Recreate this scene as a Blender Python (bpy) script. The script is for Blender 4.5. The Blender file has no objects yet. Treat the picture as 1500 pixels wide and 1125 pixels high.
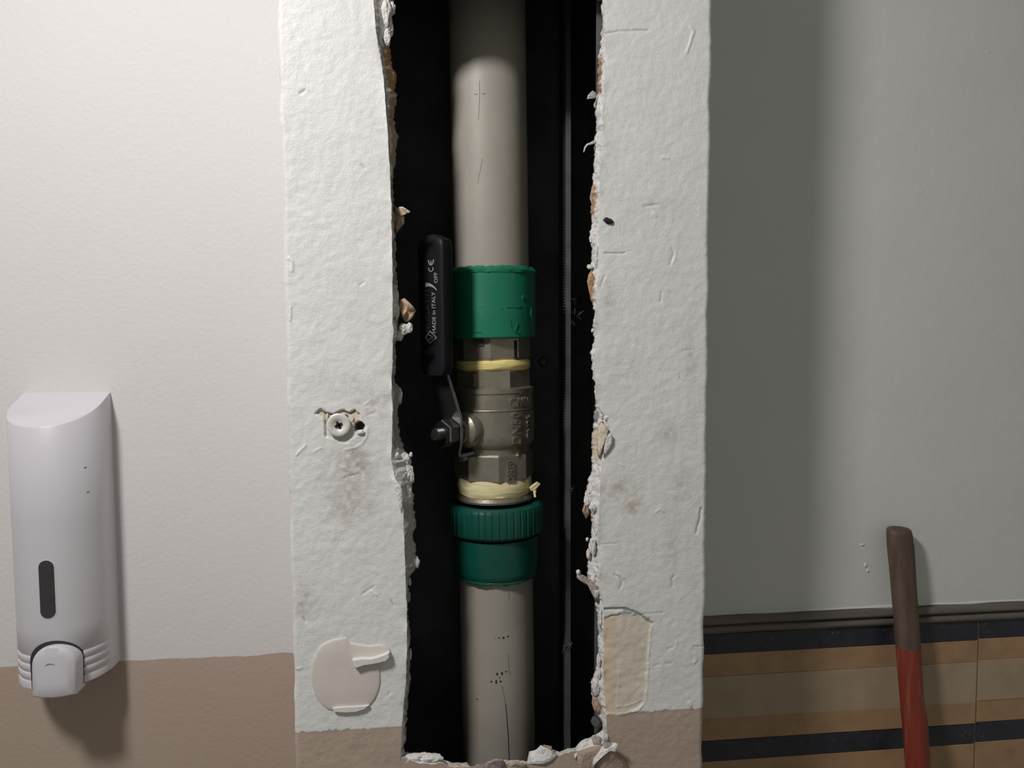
import bpy, bmesh, math, random
import numpy as np
from mathutils import Vector, Matrix, noise as mnoise

random.seed(4)
rng = np.random.RandomState(7)
scene = bpy.context.scene
col = scene.collection

# ------------------------------------------------------------------ camera
CAM = Vector((0.0, -0.55, 1.5))
FPX = 1100.0
YAW, PITCH, ROLL = math.radians(6.264), math.radians(3.696), math.radians(-0.2525)
cy_, sy_, cp_, sp_ = math.cos(YAW), math.sin(YAW), math.cos(PITCH), math.sin(PITCH)
R0 = Vector((cy_, -sy_, 0)); U0 = Vector((sy_ * sp_, cy_ * sp_, cp_)); F0 = Vector((sy_ * cp_, cy_ * cp_, -sp_))
RT = math.cos(ROLL) * R0 + math.sin(ROLL) * U0
UP = -math.sin(ROLL) * R0 + math.cos(ROLL) * U0
cam_d = bpy.data.cameras.new('camera')
cam_d.sensor_width = 36.0
cam_d.lens = FPX / 1500.0 * 36.0
cam_d.clip_start = 0.01
cam = bpy.data.objects.new('camera', cam_d)
m = Matrix.Identity(4)
for i in range(3):
    m[i][0], m[i][1], m[i][2], m[i][3] = RT[i], UP[i], -F0[i], CAM[i]
cam.matrix_world = m
col.objects.link(cam)
scene.camera = cam

# ------------------------------------------------------------------ light
scene.view_settings.view_transform = 'Standard'
scene.view_settings.look = 'None'
scene.view_settings.gamma = 1.0
scene.view_settings.use_curve_mapping = False
scene.view_settings.exposure = 0.0
AMBIENT = 0.178
LAMP_W = 7.7
world = bpy.data.worlds.new('world')
scene.world = world
world.use_nodes = True
bgn = world.node_tree.nodes['Background']
bgn.inputs[0].default_value = (1.0, 1.0, 0.90, 1)
bgn.inputs[1].default_value = AMBIENT
lamp_d = bpy.data.lights.new('ceiling_panel', 'AREA')
lamp_d.shape = 'DISK'
lamp_d.size = 0.14
lamp_d.energy = LAMP_W
lamp_d.color = (1.0, 0.965, 0.955)
lamp = bpy.data.objects.new('ceiling_panel', lamp_d)
lamp.location = (-0.43, -0.49, 2.06)
lamp.rotation_euler = (Vector((0.30, 0.0, 0.6)) - lamp.location).to_track_quat('-Z', 'Y').to_euler()
col.objects.link(lamp)

# ------------------------------------------------------------------ helpers
WALL_Y = 0.144      # masonry wall behind the boxing
BOARD_T = 0.0125    # thickness of the plasterboard
PIPE_Y = 0.082      # depth of the riser's axis


def ray(px, py):
    return RT * ((px - 750.0) / FPX) + UP * (-(py - 562.5) / FPX) + F0


def at(px, py, Y=0.0):
    r = ray(px, py)
    return CAM + r * ((Y - CAM.y) / r.y)


def proj(X, Y, Z):
    dx, dy, dz = X - CAM.x, Y - CAM.y, Z - CAM.z
    u = dx * RT.x + dy * RT.y + dz * RT.z
    v = dx * UP.x + dy * UP.y + dz * UP.z
    w = dx * F0.x + dy * F0.y + dz * F0.z
    return 750 + FPX * u / w, 562.5 - FPX * v / w


def lin(r, g, b):
    f = lambda c: (c / 255) / 12.92 if c / 255 <= .04045 else ((c / 255 + .055) / 1.055) ** 2.4
    return (f(r), f(g), f(b))


def nz(x, y, seed=0.0):
    return mnoise.noise(Vector((x, y, seed)))


def noise1(n, step, amp, seed):
    """smooth 1-D value noise, n samples, knots every step samples"""
    r = np.random.RandomState(seed)
    k = int(n / step) + 3
    v = r.uniform(-1, 1, k)
    t = np.arange(n) / step
    i = t.astype(int)
    f = t - i
    f = f * f * (3 - 2 * f)
    return amp * (v[i] * (1 - f) + v[i + 1] * f)


def noise2(x, y, scale, seed):
    """vectorised 2-D value noise in -1..1"""
    r = np.random.RandomState(seed)
    tab = r.uniform(-1, 1, (256, 256))
    xs, ys = x / scale, y / scale
    i, j = np.floor(xs).astype(int), np.floor(ys).astype(int)
    fx, fy = xs - i, ys - j
    fx = fx * fx * (3 - 2 * fx); fy = fy * fy * (3 - 2 * fy)
    g = lambda a, b: tab[a % 256, b % 256]
    return (g(i, j) * (1 - fx) + g(i + 1, j) * fx) * (1 - fy) + (g(i, j + 1) * (1 - fx) + g(i + 1, j + 1) * fx) * fy


def mk(name, verts, faces, mat=None, parent=None, loc=None, smooth=False, angle=35, cols=None, mats=None):
    me = bpy.data.meshes.new(name)
    me.from_pydata([tuple(v) for v in verts], [], [tuple(f) for f in faces])
    me.validate()
    bm = bmesh.new(); bm.from_mesh(me)
    bmesh.ops.recalc_face_normals(bm, faces=bm.faces)
    bm.to_mesh(me); bm.free()
    return link(name, me, mat, parent, loc, smooth, angle, cols)


def link(name, me, mat=None, parent=None, loc=None, smooth=False, angle=35, cols=None):
    if smooth:
        me.shade_smooth()
        me.set_sharp_from_angle(angle=math.radians(angle))
    if cols is not None:
        a = me.color_attributes.new('paint', 'FLOAT_COLOR', 'POINT')
        c = np.ones((len(me.vertices), 4), dtype=np.float32)
        c[:, :3] = np.asarray(cols, dtype=np.float32)
        a.data.foreach_set('color', c.ravel())
    o = bpy.data.objects.new(name, me)
    if mat:
        me.materials.append(mat)
    col.objects.link(o)
    if parent:
        o.parent = parent
    if loc is not None:
        o.location = loc
    return o


def empty(name, loc, rot=(0, 0, 0)):
    o = bpy.data.objects.new(name, None)
    o.location = loc
    o.rotation_euler = rot
    o.empty_display_size = .02
    col.objects.link(o)
    return o


def tag(o, label=None, cat=None, group=None, kind=None):
    if label: o['label'] = label
    if cat: o['category'] = cat
    if group: o['group'] = group
    if kind: o['kind'] = kind
    return o


class G:
    """collects verts and faces for one mesh"""
    def __init__(s): s.v = []; s.f = []
    def add(s, v, f):
        n = len(s.v); s.v += [tuple(p) for p in v]; s.f += [tuple(i + n for i in q) for q in f]
        return s
    def box(s, x0, x1, y0, y1, z0, z1):
        v = [(x, y, z) for x in (x0, x1) for y in (y0, y1) for z in (z0, z1)]
        return s.add(v, [(0, 1, 3, 2), (4, 6, 7, 5), (0, 4, 5, 1), (2, 3, 7, 6), (0, 2, 6, 4), (1, 5, 7, 3)])
    def lathe(s, prof, segs=64, rf=None, zf=None, a0=0.0, cap=True):
        v = []; f = []
        for k, (r, z) in enumerate(prof):
            for i in range(segs):
                a = a0 + 2 * math.pi * i / segs
                rr = r if rf is None else rf(r, z, a, k)
                zz = z if zf is None else zf(r, z, a, k)
                v.append((rr * math.cos(a), rr * math.sin(a), zz))
        n = len(prof)
        for k in range(n - 1):
            for i in range(segs):
                j = (i + 1) % segs
                f.append((k * segs + i, k * segs + j, (k + 1) * segs + j, (k + 1) * segs + i))
        if cap:
            f.append(tuple(range(segs))[::-1]); f.append(tuple((n - 1) * segs + i for i in range(segs)))
        return s.add(v, f)
    def tube(s, pts, rad, segs=8):
        pts = [Vector(p) for p in pts]
        v = []; f = []
        for k, p in enumerate(pts):
            d = (pts[min(k + 1, len(pts) - 1)] - pts[max(k - 1, 0)]).normalized()
            a = d.cross(Vector((0, 1, 0)))
            if a.length < .05: a = d.cross(Vector((1, 0, 0)))
            a.normalize(); b = d.cross(a)
            r = rad[k] if isinstance(rad, (list, tuple)) else rad
            for i in range(segs):
                t = 2 * math.pi * i / segs
                v.append(p + a * r * math.cos(t) + b * r * math.sin(t))
        for k in range(len(pts) - 1):
            for i in range(segs):
                j = (i + 1) % segs
                f.append((k * segs + i, k * segs + j, (k + 1) * segs + j, (k + 1) * segs + i))
        f.append(tuple(range(segs))[::-1]); f.append(tuple((len(pts) - 1) * segs + i for i in range(segs)))
        return s.add(v, f)
    def prism(s, outline, y0, y1):
        """outline in (x,z), extruded along y"""
        n = len(outline)
        v = [(x, y0, z) for x, z in outline] + [(x, y1, z) for x, z in outline]
        f = [tuple(range(n)), tuple(range(2 * n - 1, n - 1, -1))]
        f += [(i, (i + 1) % n, n + (i + 1) % n, n + i) for i in range(n)]
        return s.add(v, f)
    def build(s, name, mat=None, parent=None, loc=None, smooth=False, angle=35, cols=None):
        return mk(name, s.v, s.f, mat, parent, loc, smooth, angle, cols)


def bevel(o, w, seg=2):
    md = o.modifiers.new('bevel', 'BEVEL'); md.width = w; md.segments = seg; md.limit_method = 'ANGLE'; md.angle_limit = math.radians(40)
    return o


# ------------------------------------------------------------------ materials
def material(name, base=(.8, .8, .8), rough=.6, metal=0.0, spec=.5, attr=False, vary=0.0, vscale=40.0, bumps=(), vary2=None, coat=0.0, stretch=None):
    """procedural material; bumps = [(scale, distance, detail)], vary = brightness variation by noise"""
    mt = bpy.data.materials.new(name); mt.use_nodes = True
    nt = mt.node_tree; N = nt.nodes; L = nt.links
    bs = N['Principled BSDF']
    bs.inputs['Roughness'].default_value = rough
    bs.inputs['Metallic'].default_value = metal
    bs.inputs['Specular IOR Level'].default_value = spec
    bs.inputs['Coat Weight'].default_value = coat
    bs.inputs['Base Color'].default_value = (*base, 1)
    tc = N.new('ShaderNodeTexCoord')
    src = tc.outputs['Object']
    if stretch:
        mp = N.new('ShaderNodeMapping'); mp.inputs['Scale'].default_value = stretch
        L.new(src, mp.inputs[0]); src = mp.outputs[0]
    cur = None
    if attr:
        an = N.new('ShaderNodeAttribute'); an.attribute_name = 'paint'; cur = an.outputs['Color']
    if vary > 0:
        no = N.new('ShaderNodeTexNoise'); no.inputs['Scale'].default_value = vscale; no.inputs['Detail'].default_value = 5
        L.new(src, no.inputs['Vector'])
        mr = N.new('ShaderNodeMapRange'); mr.inputs[1].default_value = .3; mr.inputs[2].default_value = .7
        mr.inputs[3].default_value = 1 - vary; mr.inputs[4].default_value = 1 + vary
        L.new(no.outputs[0], mr.inputs[0])
        mx = N.new('ShaderNodeMix'); mx.data_type = 'RGBA'; mx.blend_type = 'MULTIPLY'; mx.inputs[0].default_value = 1.0
        mx.inputs[6].default_value = (*base, 1)
        if cur: L.new(cur, mx.inputs[6])
        L.new(mr.outputs[0], mx.inputs[7])
        cur = mx.outputs[2]
    if vary2:
        c2, sc2, lo, hi = vary2
        no = N.new('ShaderNodeTexNoise'); no.inputs['Scale'].default_value = sc2; no.inputs['Detail'].default_value = 6
        L.new(src, no.inputs['Vector'])
        mr = N.new('ShaderNodeMapRange'); mr.inputs[1].default_value = lo; mr.inputs[2].default_value = hi
        L.new(no.outputs[0], mr.inputs[0])
        mx = N.new('ShaderNodeMix'); mx.data_type = 'RGBA'
        L.new(mr.outputs[0], mx.inputs[0])
        mx.inputs[6].default_value = (*base, 1)
        if cur: L.new(cur, mx.inputs[6])
        mx.inputs[7].default_value = (*c2, 1)
        cur = mx.outputs[2]
    if cur: L.new(cur, bs.inputs['Base Color'])
    prev = None
    for sc, dist, det in bumps:
        no = N.new('ShaderNodeTexNoise'); no.inputs['Scale'].default_value = sc; no.inputs['Detail'].default_value = det
        L.new(src, no.inputs['Vector'])
        bp = N.new('ShaderNodeBump'); bp.inputs['Distance'].default_value = dist; bp.inputs['Strength'].default_value = 1.0
        L.new(no.outputs[0], bp.inputs['Height'])
        if prev: L.new(prev.outputs[0], bp.inputs['Normal'])
        prev = bp
    if prev: L.new(prev.outputs[0], bs.inputs['Normal'])
    return mt


WHITE = (.74, .735, .72)
BROWN = (.45, .348, .283)
M = {}
M['boxing'] = material('boxing_paint', attr=True, rough=.55, vary=.025, vscale=30, bumps=[(230, .00042, 3), (700, .00016, 2)])
M['torn'] = material('torn_plaster', attr=True, rough=.9, spec=.2, vary=.08, vscale=300, bumps=[(420, .0012, 5), (1300, .0004, 3)])
M['board_back'] = material('board_back_paper', base=(.05, .045, .04), rough=.9, spec=.1)
M['lining'] = material('shaft_lining', base=(.085, .082, .090), rough=.85, spec=.15, vary=.3, vscale=25, bumps=[(120, .001, 4)])
M['wall_left'] = material('wall_left_paint', attr=True, rough=.6, vary=.012, vscale=8, bumps=[(230, .0003, 3), (500, .0001, 2)])
M['wall_right'] = material('wall_right_paint', base=(.675, .68, .655), rough=.6, vary=.02, vscale=12, bumps=[(60, .0004, 3), (300, .00015, 3)])
M['trim'] = material('trim_dark', base=(.135, .115, .10), rough=.45, vary=.3, vscale=60, stretch=(.15, 1, 1), bumps=[(150, .0004, 3)])
M['navy'] = material('tile_navy', base=(.022, .024, .036), rough=.4, vary=.25, vscale=70, vary2=((.14, .13, .12), 190, .66, .78))
M['ochre'] = material('tile_ochre', base=(.37, .225, .12), rough=.42, vary=.13, vscale=45, vary2=((.42, .30, .2), 160, .68, .8))
M['tan'] = material('tile_tan', base=(.39, .295, .20), rough=.42, vary=.08, vscale=45, vary2=((.42, .34, .25), 160, .7, .8))
M['grout'] = material('tile_grout', base=(.34, .24, .15), rough=.9, vary=.15, vscale=200)
M['pipe'] = material('pipe_grey_plastic', base=(.33, .303, .26), rough=.5, vary=.05, vscale=30, bumps=[(60, .0002, 3)])
M['ink'] = material('black_ink', base=(.012, .011, .01), rough=.7)
M['scratch'] = material('grey_scratch', base=(.17, .155, .13), rough=.7)
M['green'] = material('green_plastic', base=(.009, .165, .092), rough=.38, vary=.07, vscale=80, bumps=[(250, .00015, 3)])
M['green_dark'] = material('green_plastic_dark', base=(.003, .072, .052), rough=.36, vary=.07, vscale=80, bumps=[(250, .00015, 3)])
M['nickel'] = material('nickel_brass', base=(.34, .31, .25), rough=.42, metal=.75, vary=.1, vscale=120, bumps=[(500, .00018, 3)])
M['steel'] = material('zinc_steel', base=(.40, .395, .39), rough=.3, metal=1.0, vary=.1, vscale=200)
M['lever'] = material('lever_black_steel', base=(.05, .05, .05), rough=.35, metal=.6)
M['worn'] = material('pale_steel', base=(.30, .29, .28), rough=.45, metal=.5, vary=.3, vscale=150)  # paler than the lever's own steel, used for its right edge strip
M['grip'] = material('black_grip_plastic', base=(.008, .009, .011), rough=.5, spec=.22, bumps=[(300, .0001, 2)])
M['print'] = material('pale_print', base=(.30, .30, .31), rough=.6)
M['print_dim'] = material('dim_emboss', base=(.035, .035, .04), rough=.35)
M['yellow'] = material('yellow_seal', base=(.74, .62, .24), rough=.7, vary=.12, vscale=90, stretch=(.3, .3, 3), bumps=[(260, .0002, 3)])
M['yellow_pale'] = material('pale_yellow_seal', base=(.72, .64, .36), rough=.7, vary=.12, vscale=90, stretch=(.3, .3, 3), bumps=[(260, .0002, 3)])
M['galv'] = material('dark_galvanised', base=(.14, .14, .145), rough=.5, metal=.5, vary=.25, vscale=50)
M['stud_dark'] = material('stud_dark', base=(.06, .057, .058), rough=.5, metal=.4, vary=.3, vscale=50)
M['disp'] = material('dispenser_plastic', base=(.59, .57, .60), rough=.38, coat=.1)
M['window'] = material('smoked_window', base=(.045, .04, .042), rough=.2)
M['gap'] = material('dark_gap', base=(.03, .03, .032), rough=.8)
M['screw'] = material('pale_screw', base=(.66, .65, .61), rough=.4, metal=.1, vary=.08, vscale=300)
M['putty'] = material('putty', base=(.66, .60, .555), rough=.55, vary=.03, vscale=60, bumps=[(90, .0002, 3)])
M['putty_white'] = material('putty_white', base=(.72, .70, .68), rough=.55, bumps=[(200, .0003, 3)])
M['wood'] = material('worn_wood', base=(.10, .064, .046), rough=.65, vary=.25, vscale=60, stretch=(3, 3, .25), bumps=[(160, .0005, 4)])
M['redpaint'] = material('red_paint_worn', base=(.21, .028, .016), rough=.5, stretch=(3, 3, .12), vary=.2, vscale=40, vary2=((.26, .085, .04), 55, .55, .72), bumps=[(140, .0006, 4)])
M['floor'] = material('floor_tile', base=(.3, .27, .24), rough=.5, vary=.1, vscale=10)

# ------------------------------------------------------------------ setting: floor and masonry walls
PAINT_Z = (at(433, 1074).z + at(1030, 1037).z) / 2
BOX_L, BOX_R = at(420, 562).x, at(1036.5, 562).x
CX = at(740, 562).x

g = G().box(-1.6, 1.7, -1.6, WALL_Y + .12, -.1, 0)
tag(g.build('floor', M['floor']), 'beige tiled floor below the broken boxing', kind='structure')

# left wall: white above, brown dado below
zz = np.unique(np.concatenate([[0, .6], np.linspace(PAINT_Z - .004, PAINT_Z + .004, 33), [1.4, 2.0, 2.6]]))
xx = np.linspace(-1.5, CX, 700)
XX, ZZ = np.meshgrid(xx, zz)
jit = noise1(700, 9, .0010, 3) + noise1(700, 3, .0005, 4)
brown = (ZZ < PAINT_Z + jit[None, :])
ccol = np.where(brown[..., None], np.array(BROWN), np.array((.665, .645, .635)))
nv = XX.size
verts = np.stack([XX.ravel(), np.full(nv, WALL_Y), ZZ.ravel()], 1)
nr, nc = XX.shape
faces = [(r * nc + c, r * nc + c + 1, (r + 1) * nc + c + 1, (r + 1) * nc + c) for r in range(nr - 1) for c in range(nc - 1)]
verts = list(map(tuple, verts)) + [(-1.5, WALL_Y + .1, 0), (CX, WALL_Y + .1, 0), (-1.5, WALL_Y + .1, 2.6), (CX, WALL_Y + .1, 2.6)]
faces += [(nv, nv + 2, nv + 3, nv + 1)]
ccol = np.vstack([ccol.reshape(-1, 3), np.tile(BROWN, (4, 1))])
o = mk('wall_left', verts, faces, M['wall_left'], cols=ccol)
tag(o, 'white painted wall with brown dado behind the soap dispenser', kind='structure')

# right wall: plaster, dark trim, striped tiles
TRIM_T = (at(1040, 901, WALL_Y).z + at(1500, 881, WALL_Y).z) / 2
rowpx = [(930, 904), (959, 933), (992, 964), (1053, 1024), (1085, 1055), (1113, 1086)]
RZ = [(at(1040, a, WALL_Y - .004).z + at(1500, b, WALL_Y - .004).z) / 2 for a, b in rowpx]
g = G().box(CX, 1.6, WALL_Y, WALL_Y + .1, 0, 2.6)
wr = g.build('wall_right', M['wall_right'])
tag(wr, 'grey-white plastered wall above striped tiles beside the boxing', kind='structure')
# grout bed behind the tiles
bevel(G().box(BOX_R - .010, 1.6, WALL_Y - .0031, WALL_Y + .001, 0, RZ[0] + .0012).build('grout_bed', M['grout'], wr), .0002)
XJ = (at(1436, 905, WALL_Y - .004).x + at(1425, 1125, WALL_Y - .004).x) / 2
TW = .30
strips = [('navy_strip_tile', 'navy', RZ[0], RZ[1]), ('ochre_strip_tile', 'ochre', RZ[1], RZ[2]), ('tan_strip_tile', 'tan', RZ[2], RZ[3]),
          ('ochre_strip_tile', 'ochre', RZ[3], RZ[4]), ('navy_strip_tile', 'navy', RZ[4], RZ[5]),
          ('ochre_strip_tile', 'ochre', RZ[5], RZ[5] - .034), ('tan_tile', 'tan', RZ[5] - .034, RZ[5] - .234), ('tan_tile', 'tan', RZ[5] - .236, RZ[5] - .436)]
for si, (nm, mt, zt, zb) in enumerate(strips):
    me = None
    for k in range(0, 4):
        dx = (TW + .0) * k
        x0, x1 = XJ - TW + .0009, XJ - .0009
        assert x0 > BOX_R - .03
        if me is None:
            t = G().box(x0, x1, WALL_Y - .0045, WALL_Y - .002, zb + .00012, zt - .00012).build(nm, M[mt], wr)
            bevel(t, .0004, 2); me = t.data
        else:
            t = bpy.data.objects.new(nm, me); col.objects.link(t); t.parent = wr
            bevel(t, .0004, 2)
        t.location.x = dx + TW * 0
        t.location.z = rng.uniform(-.0003, .0003) + (.0012 if k == 1 else 0)
        t.location.y = rng.uniform(-.0003, .0003)
for nm, mt, zt, zb in strips:
    t = G().box(BOX_R + .0004, XJ - TW - .0009, WALL_Y - .0045, WALL_Y - .002, zb + .00012, zt - .00012).build(nm, M[mt], wr)
    bevel(t, .0004, 2)
# trim: a small moulded strip with a groove
def trim_profile():
    zb, zt = RZ[0] + .0006, TRIM_T
    h = zt - zb
    p = [(0, zt)]
    for a in range(0, 181, 20):
        p.append((-.0065 - .004 * math.sin(math.radians(a)) , zt - .02 * h - h * .45 * a / 180))
    p.append((-.0055, zt - .5 * h))
    for a in range(0, 181, 30):
        p.append((-.007 - .002 * math.sin(math.radians(a)), zt - .53 * h - h * .45 * a / 180))
    p.append((-.004, zb)); p.append((0, zb))
    return p
tp = trim_profile()
xs = np.linspace(BOX_R - .008, 1.55, 60)
v = []; f = []
for i, x in enumerate(xs):
    for (dy, z) in tp:
        v.append((x, WALL_Y + dy + .0006 * nz(x * 30, z * 200, 3), z + .0006 * nz(x * 14, 5)))
n = len(tp)
for i in range(len(xs) - 1):
    for k in range(n - 1):
        f.append((i * n + k, i * n + k + 1, (i + 1) * n + k + 1, (i + 1) * n + k))
f.append(tuple(range(n))); f.append(tuple((len(xs) - 1) * n + k for k in range(n))[::-1])
tr = mk('trim_1', v, f, M['trim'], smooth=True, angle=50)
tag(tr, 'dark brown moulded trim strip on top of the striped tiles', kind='structure')
# uneven bead of white paint where the plaster meets the trim
pts = []; rad = []
for i in range(130):
    x = CX + .05 + i * .011
    pts.append((x, WALL_Y - .0002, TRIM_T + .0008 + .0009 * nz(x * 25, 2))); rad.append(.0010 + .0011 * max(0, nz(x * 32, 9)))
G().tube(pts, rad, 6).build('paint_bead', M['wall_right'], wr, smooth=True)
# small paint drips on the right wall
for (px, py, w, h) in [(1263, 798, 5, 2), (1268, 828, 3, 4), (1271, 836, 3, 3), (1448, 77, 1.5, 1.5)]:
    p = at(px, py, WALL_Y); s = .69 / 1100
    g = G().lathe([(.001, -.5), (.7, -.4), (1, 0), (.7, .4), (.001, .5)], 12, cap=False)
    g.v = [(a * w * s, b * .0008, c * h * s * 2) for a, b, c in g.v]
    g.build('paint_drip', M['wall_right'], wr, p, smooth=True, angle=80)

# ------------------------------------------------------------------ the boxing (plasterboard casing) with its broken slot
FL = [(-120, 545), (0, 547), (30, 549), (60, 553), (100, 560), (130, 563), (200, 568), (250, 571), (300, 573), (400, 575), (470, 575), (484, 577), (500, 575), (530, 575), (560, 573), (600, 575), (640, 574), (672, 573),
      (690, 576), (705, 580), (712, 586), (740, 590), (790, 592), (845, 594), (900, 596), (960, 596), (1000, 594), (1060, 589), (1100, 587), (1140, 587)]
IL = [(-120, 576), (0, 578), (12, 576), (24, 573), (40, 574), (60, 571), (74, 571), (84, 574), (100, 576), (104, 580), (130, 581), (133, 578), (146, 579), (175, 578), (179, 581), (205, 582), (228, 580), (240, 577), (260, 576), (300, 577),
      (345, 578), (365, 581), (400, 580), (415, 583), (440, 584), (470, 584), (490, 584), (505, 580), (540, 579), (558, 580), (572, 587), (590, 589), (600, 583), (625, 584), (645, 588), (660, 594), (668, 601), (685, 601), (697, 606),
      (712, 605), (728, 604), (750, 606), (770, 608), (790, 606), (815, 611), (826, 614), (835, 608), (845, 598), (858, 597), (870, 600), (885, 597), (920, 598), (960, 601), (985, 599), (1000, 601), (1020, 598), (1040, 597), (1070, 595), (1100, 592), (1140, 592)]
FR = [(-120, 882), (0, 883), (45, 886), (100, 887), (140, 884), (200, 882), (250, 879), (300, 878), (350, 877), (400, 877), (430, 874), (480, 873), (520, 871), (560, 872), (590, 875), (602, 880), (612, 890), (636, 896), (655, 894), (668, 886),
      (690, 880), (740, 878), (780, 876), (800, 878), (845, 877), (862, 879), (880, 883), (900, 885), (940, 885), (960, 884), (1000, 885), (1045, 888), (1080, 890), (1140, 892)]
IR = [(-120, 881), (0, 881), (40, 883), (70, 880), (90, 875), (130, 874), (150, 872), (185, 872), (205, 871), (230, 871), (260, 869), (290, 866), (320, 866), (335, 866), (350, 864), (365, 868), (390, 865), (410, 865), (440, 864),
      (450, 869), (462, 872), (480, 868), (500, 870), (520, 866), (550, 869), (580, 873), (597, 874), (612, 870), (625, 869), (650, 867), (690, 865), (715, 861), (724, 858), (738, 858), (748, 864), (760, 866), (790, 867), (808, 868),
      (818, 862), (835, 861), (850, 863), (862, 868), (880, 873), (900, 874), (930, 877), (965, 876), (980, 871), (1000, 867), (1015, 866), (1035, 869), (1047, 874), (1055, 882), (1080, 884), (1140, 884)]
HOLE_TOP = max(at(560, -5).z, at(890, -5).z)   # the slot ends just above the frame


def edge_fn(tab, Y, rag, seed):
    P = [at(x, y, Y) for y, x in tab]
    z = np.array([p.z for p in P])[::-1]; x = np.array([p.x for p in P])[::-1]
    def fn(zq):
        n = len(zq)
        return np.interp(zq, z, x) + rag * (noise1(n, 3, .6, seed) + noise1(n, 9, .7, seed + 1) + noise1(n, 1.3, .35, seed + 2))
    return fn


eFL, eIL = edge_fn(FL, 0, .00025, 11), edge_fn(IL, BOARD_T, .0011, 21)
eFR, eIR = edge_fn(FR, 0, .00035, 31), edge_fn(IR, BOARD_T, .0011, 41)


def poly_mask(px, py, poly):
    ins = np.zeros(px.shape, bool)
    n = len(poly)
    for i in range(n):
        x0, y0 = poly[i]; x1, y1 = poly[(i + 1) % n]
        c = ((y0 > py) != (y1 > py)) & (px < (x1 - x0) * (py - y0) / (y1 - y0 + 1e-9) + x0)
        ins ^= c
    return ins


def line_dist(px, py, pts):
    d = np.full(px.shape, 1e9); tt = np.zeros(px.shape)
    for i in range(len(pts) - 1):
        (x0, y0), (x1, y1) = pts[i], pts[i + 1]
        l2 = (x1 - x0) ** 2 + (y1 - y0) ** 2
        t = np.clip(((px - x0) * (x1 - x0) + (py - y0) * (y1 - y0)) / l2, 0, 1)
        e = np.hypot(px - x0 - t * (x1 - x0), py - y0 - t * (y1 - y0))
        d = np.minimum(d, e)
    return d


LINES = [  # relief strokes: (points, width px, height mm (+ proud), darkening)
    ([(886, 48), (905, 45.5), (950, 43.5)], .9, -.9, .35), ([(886, 371), (902, 371.5), (916, 370)], .9, -.9, .4),
    ([(1012, 40), (1016, 46), (1011, 62), (1008, 70), (1007, 76)], 1.8, .7, 0), ([(943, 302), (952, 301), (964, 300)], 1.4, -.7, .12), ([(957, 312), (961, 316)], 2, .6, 0),
    ([(984, 364), (987, 372), (981, 388)], 1.4, -.6, .12), ([(990, 368), (986, 385)], 1.8, .4, 0), ([(971, 231), (978, 232)], 2.2, .6, 0),
    ([(969, 428), (968, 442)], 1.2, -.5, .12), ([(995, 547), (997, 556), (1004, 560)], 1, -.4, .1),
    ([(440, 137), (446, 132)], 1.6, -.8, .35), ([(530, 242), (535, 247)], 1.4, -.6, .15), ([(527, 417), (532, 413)], 1.6, -.5, .1), ([(423, 378), (428, 383), (428, 396)], 2, .7, 0), ([(426, 450), (425, 470)], 1.4, .7, 0),
    ([(463, 606), (470, 600), (478, 606), (489, 608), (497, 603), (503, 601), (511, 606), (520, 602)], 1.5, -1.6, .35), ([(476.5, 604), (477, 622), (478, 640)], 1.0, -1.2, .4),
    ([(505, 659), (520, 656), (531, 649), (537, 640), (538, 626)], 1.2, .55, 0), ([(470, 656), (460, 662)], 1.4, .4, 0),
    ([(536, 592), (541, 589)], 1.2, .5, .0), ([(540, 608), (550, 604)], 1.2, -.4, .08),
    ([(434, 667), (440, 660), (447, 652)], 1.6, .5, 0), ([(500, 684), (512, 690)], 2, .5, 0), ([(505, 700), (526, 693)], 1.2, -.5, .1), ([(532, 870), (548, 858)], 1.3, -.6, .15), ([(544, 866), (552, 872)], 1.5, .5, 0),
    ([(444, 905), (447, 910)], 1.5, -.7, .25), ([(573, 880), (576, 886)], 1.5, -.6, .2), ([(568, 1018), (571, 1014)], 1.2, -.6, .2), ([(434, 980), (442, 979)], 1.5, .5, 0),
    ([(886, 893), (900, 892), (915, 892), (928, 896), (940, 902), (950, 910), (956, 913)], 1.6, -1.5, .55), ([(884, 905), (898, 902), (915, 898), (925, 899)], 1.1, -.7, .4), ([(942, 900), (955, 898), (972, 897)], .8, -.5, .25),
    ([(951, 905), (950, 912)], 1, -.6, .35), ([(955, 914), (951, 940), (949, 975), (947, 1010), (943, 1030), (936, 1040), (922, 1044), (912, 1047), (890, 1045)], 1.6, .55, 0),
    ([(908, 985), (906, 1010), (905, 1036)], 1, .3, 0), ([(904, 1036), (925, 1033), (940, 1026)], 1.2, .45, 0),
    ([(1016, 947), (1032, 946)], .9, -.5, .12), ([(1016, 956), (1020, 966), (1017, 970)], 2, .5, 0), ([(1010, 1030), (1012, 1033)], 2, .7, 0),
    ([(988, 843), (984, 848), (985, 858)], 1.1, -.6, .18), ([(900, 842), (908, 845), (912, 852), (908, 862)], 1.5, -.6, .12), ([(904, 840), (913, 846)], 2, .6, 0), ([(880, 798), (903, 796)], .8, -.5, .12), ([(962, 750), (967, 746), (972, 750)], 1.5, .5, .03),
    ([(909, 680), (913, 682)], 1.6, .5, 0), ([(1027, 745), (1024, 765), (1020, 780)], 1.6, -1.0, .25), ([(880, 420), (884, 410), (886, 404)], 1.2, -.6, .15),
    ([(1000, 515), (1013, 512)], 1, -.4, .06), ([(958, 975), (966, 974)], 1.2, -.5, .08), ([(975, 973), (984, 972)], 1.2, -.4, .06), ([(977, 951), (985, 949)], 1.2, -.4, .08), ([(992, 940), (990, 948)], 1.2, .35, .0),
]
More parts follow.
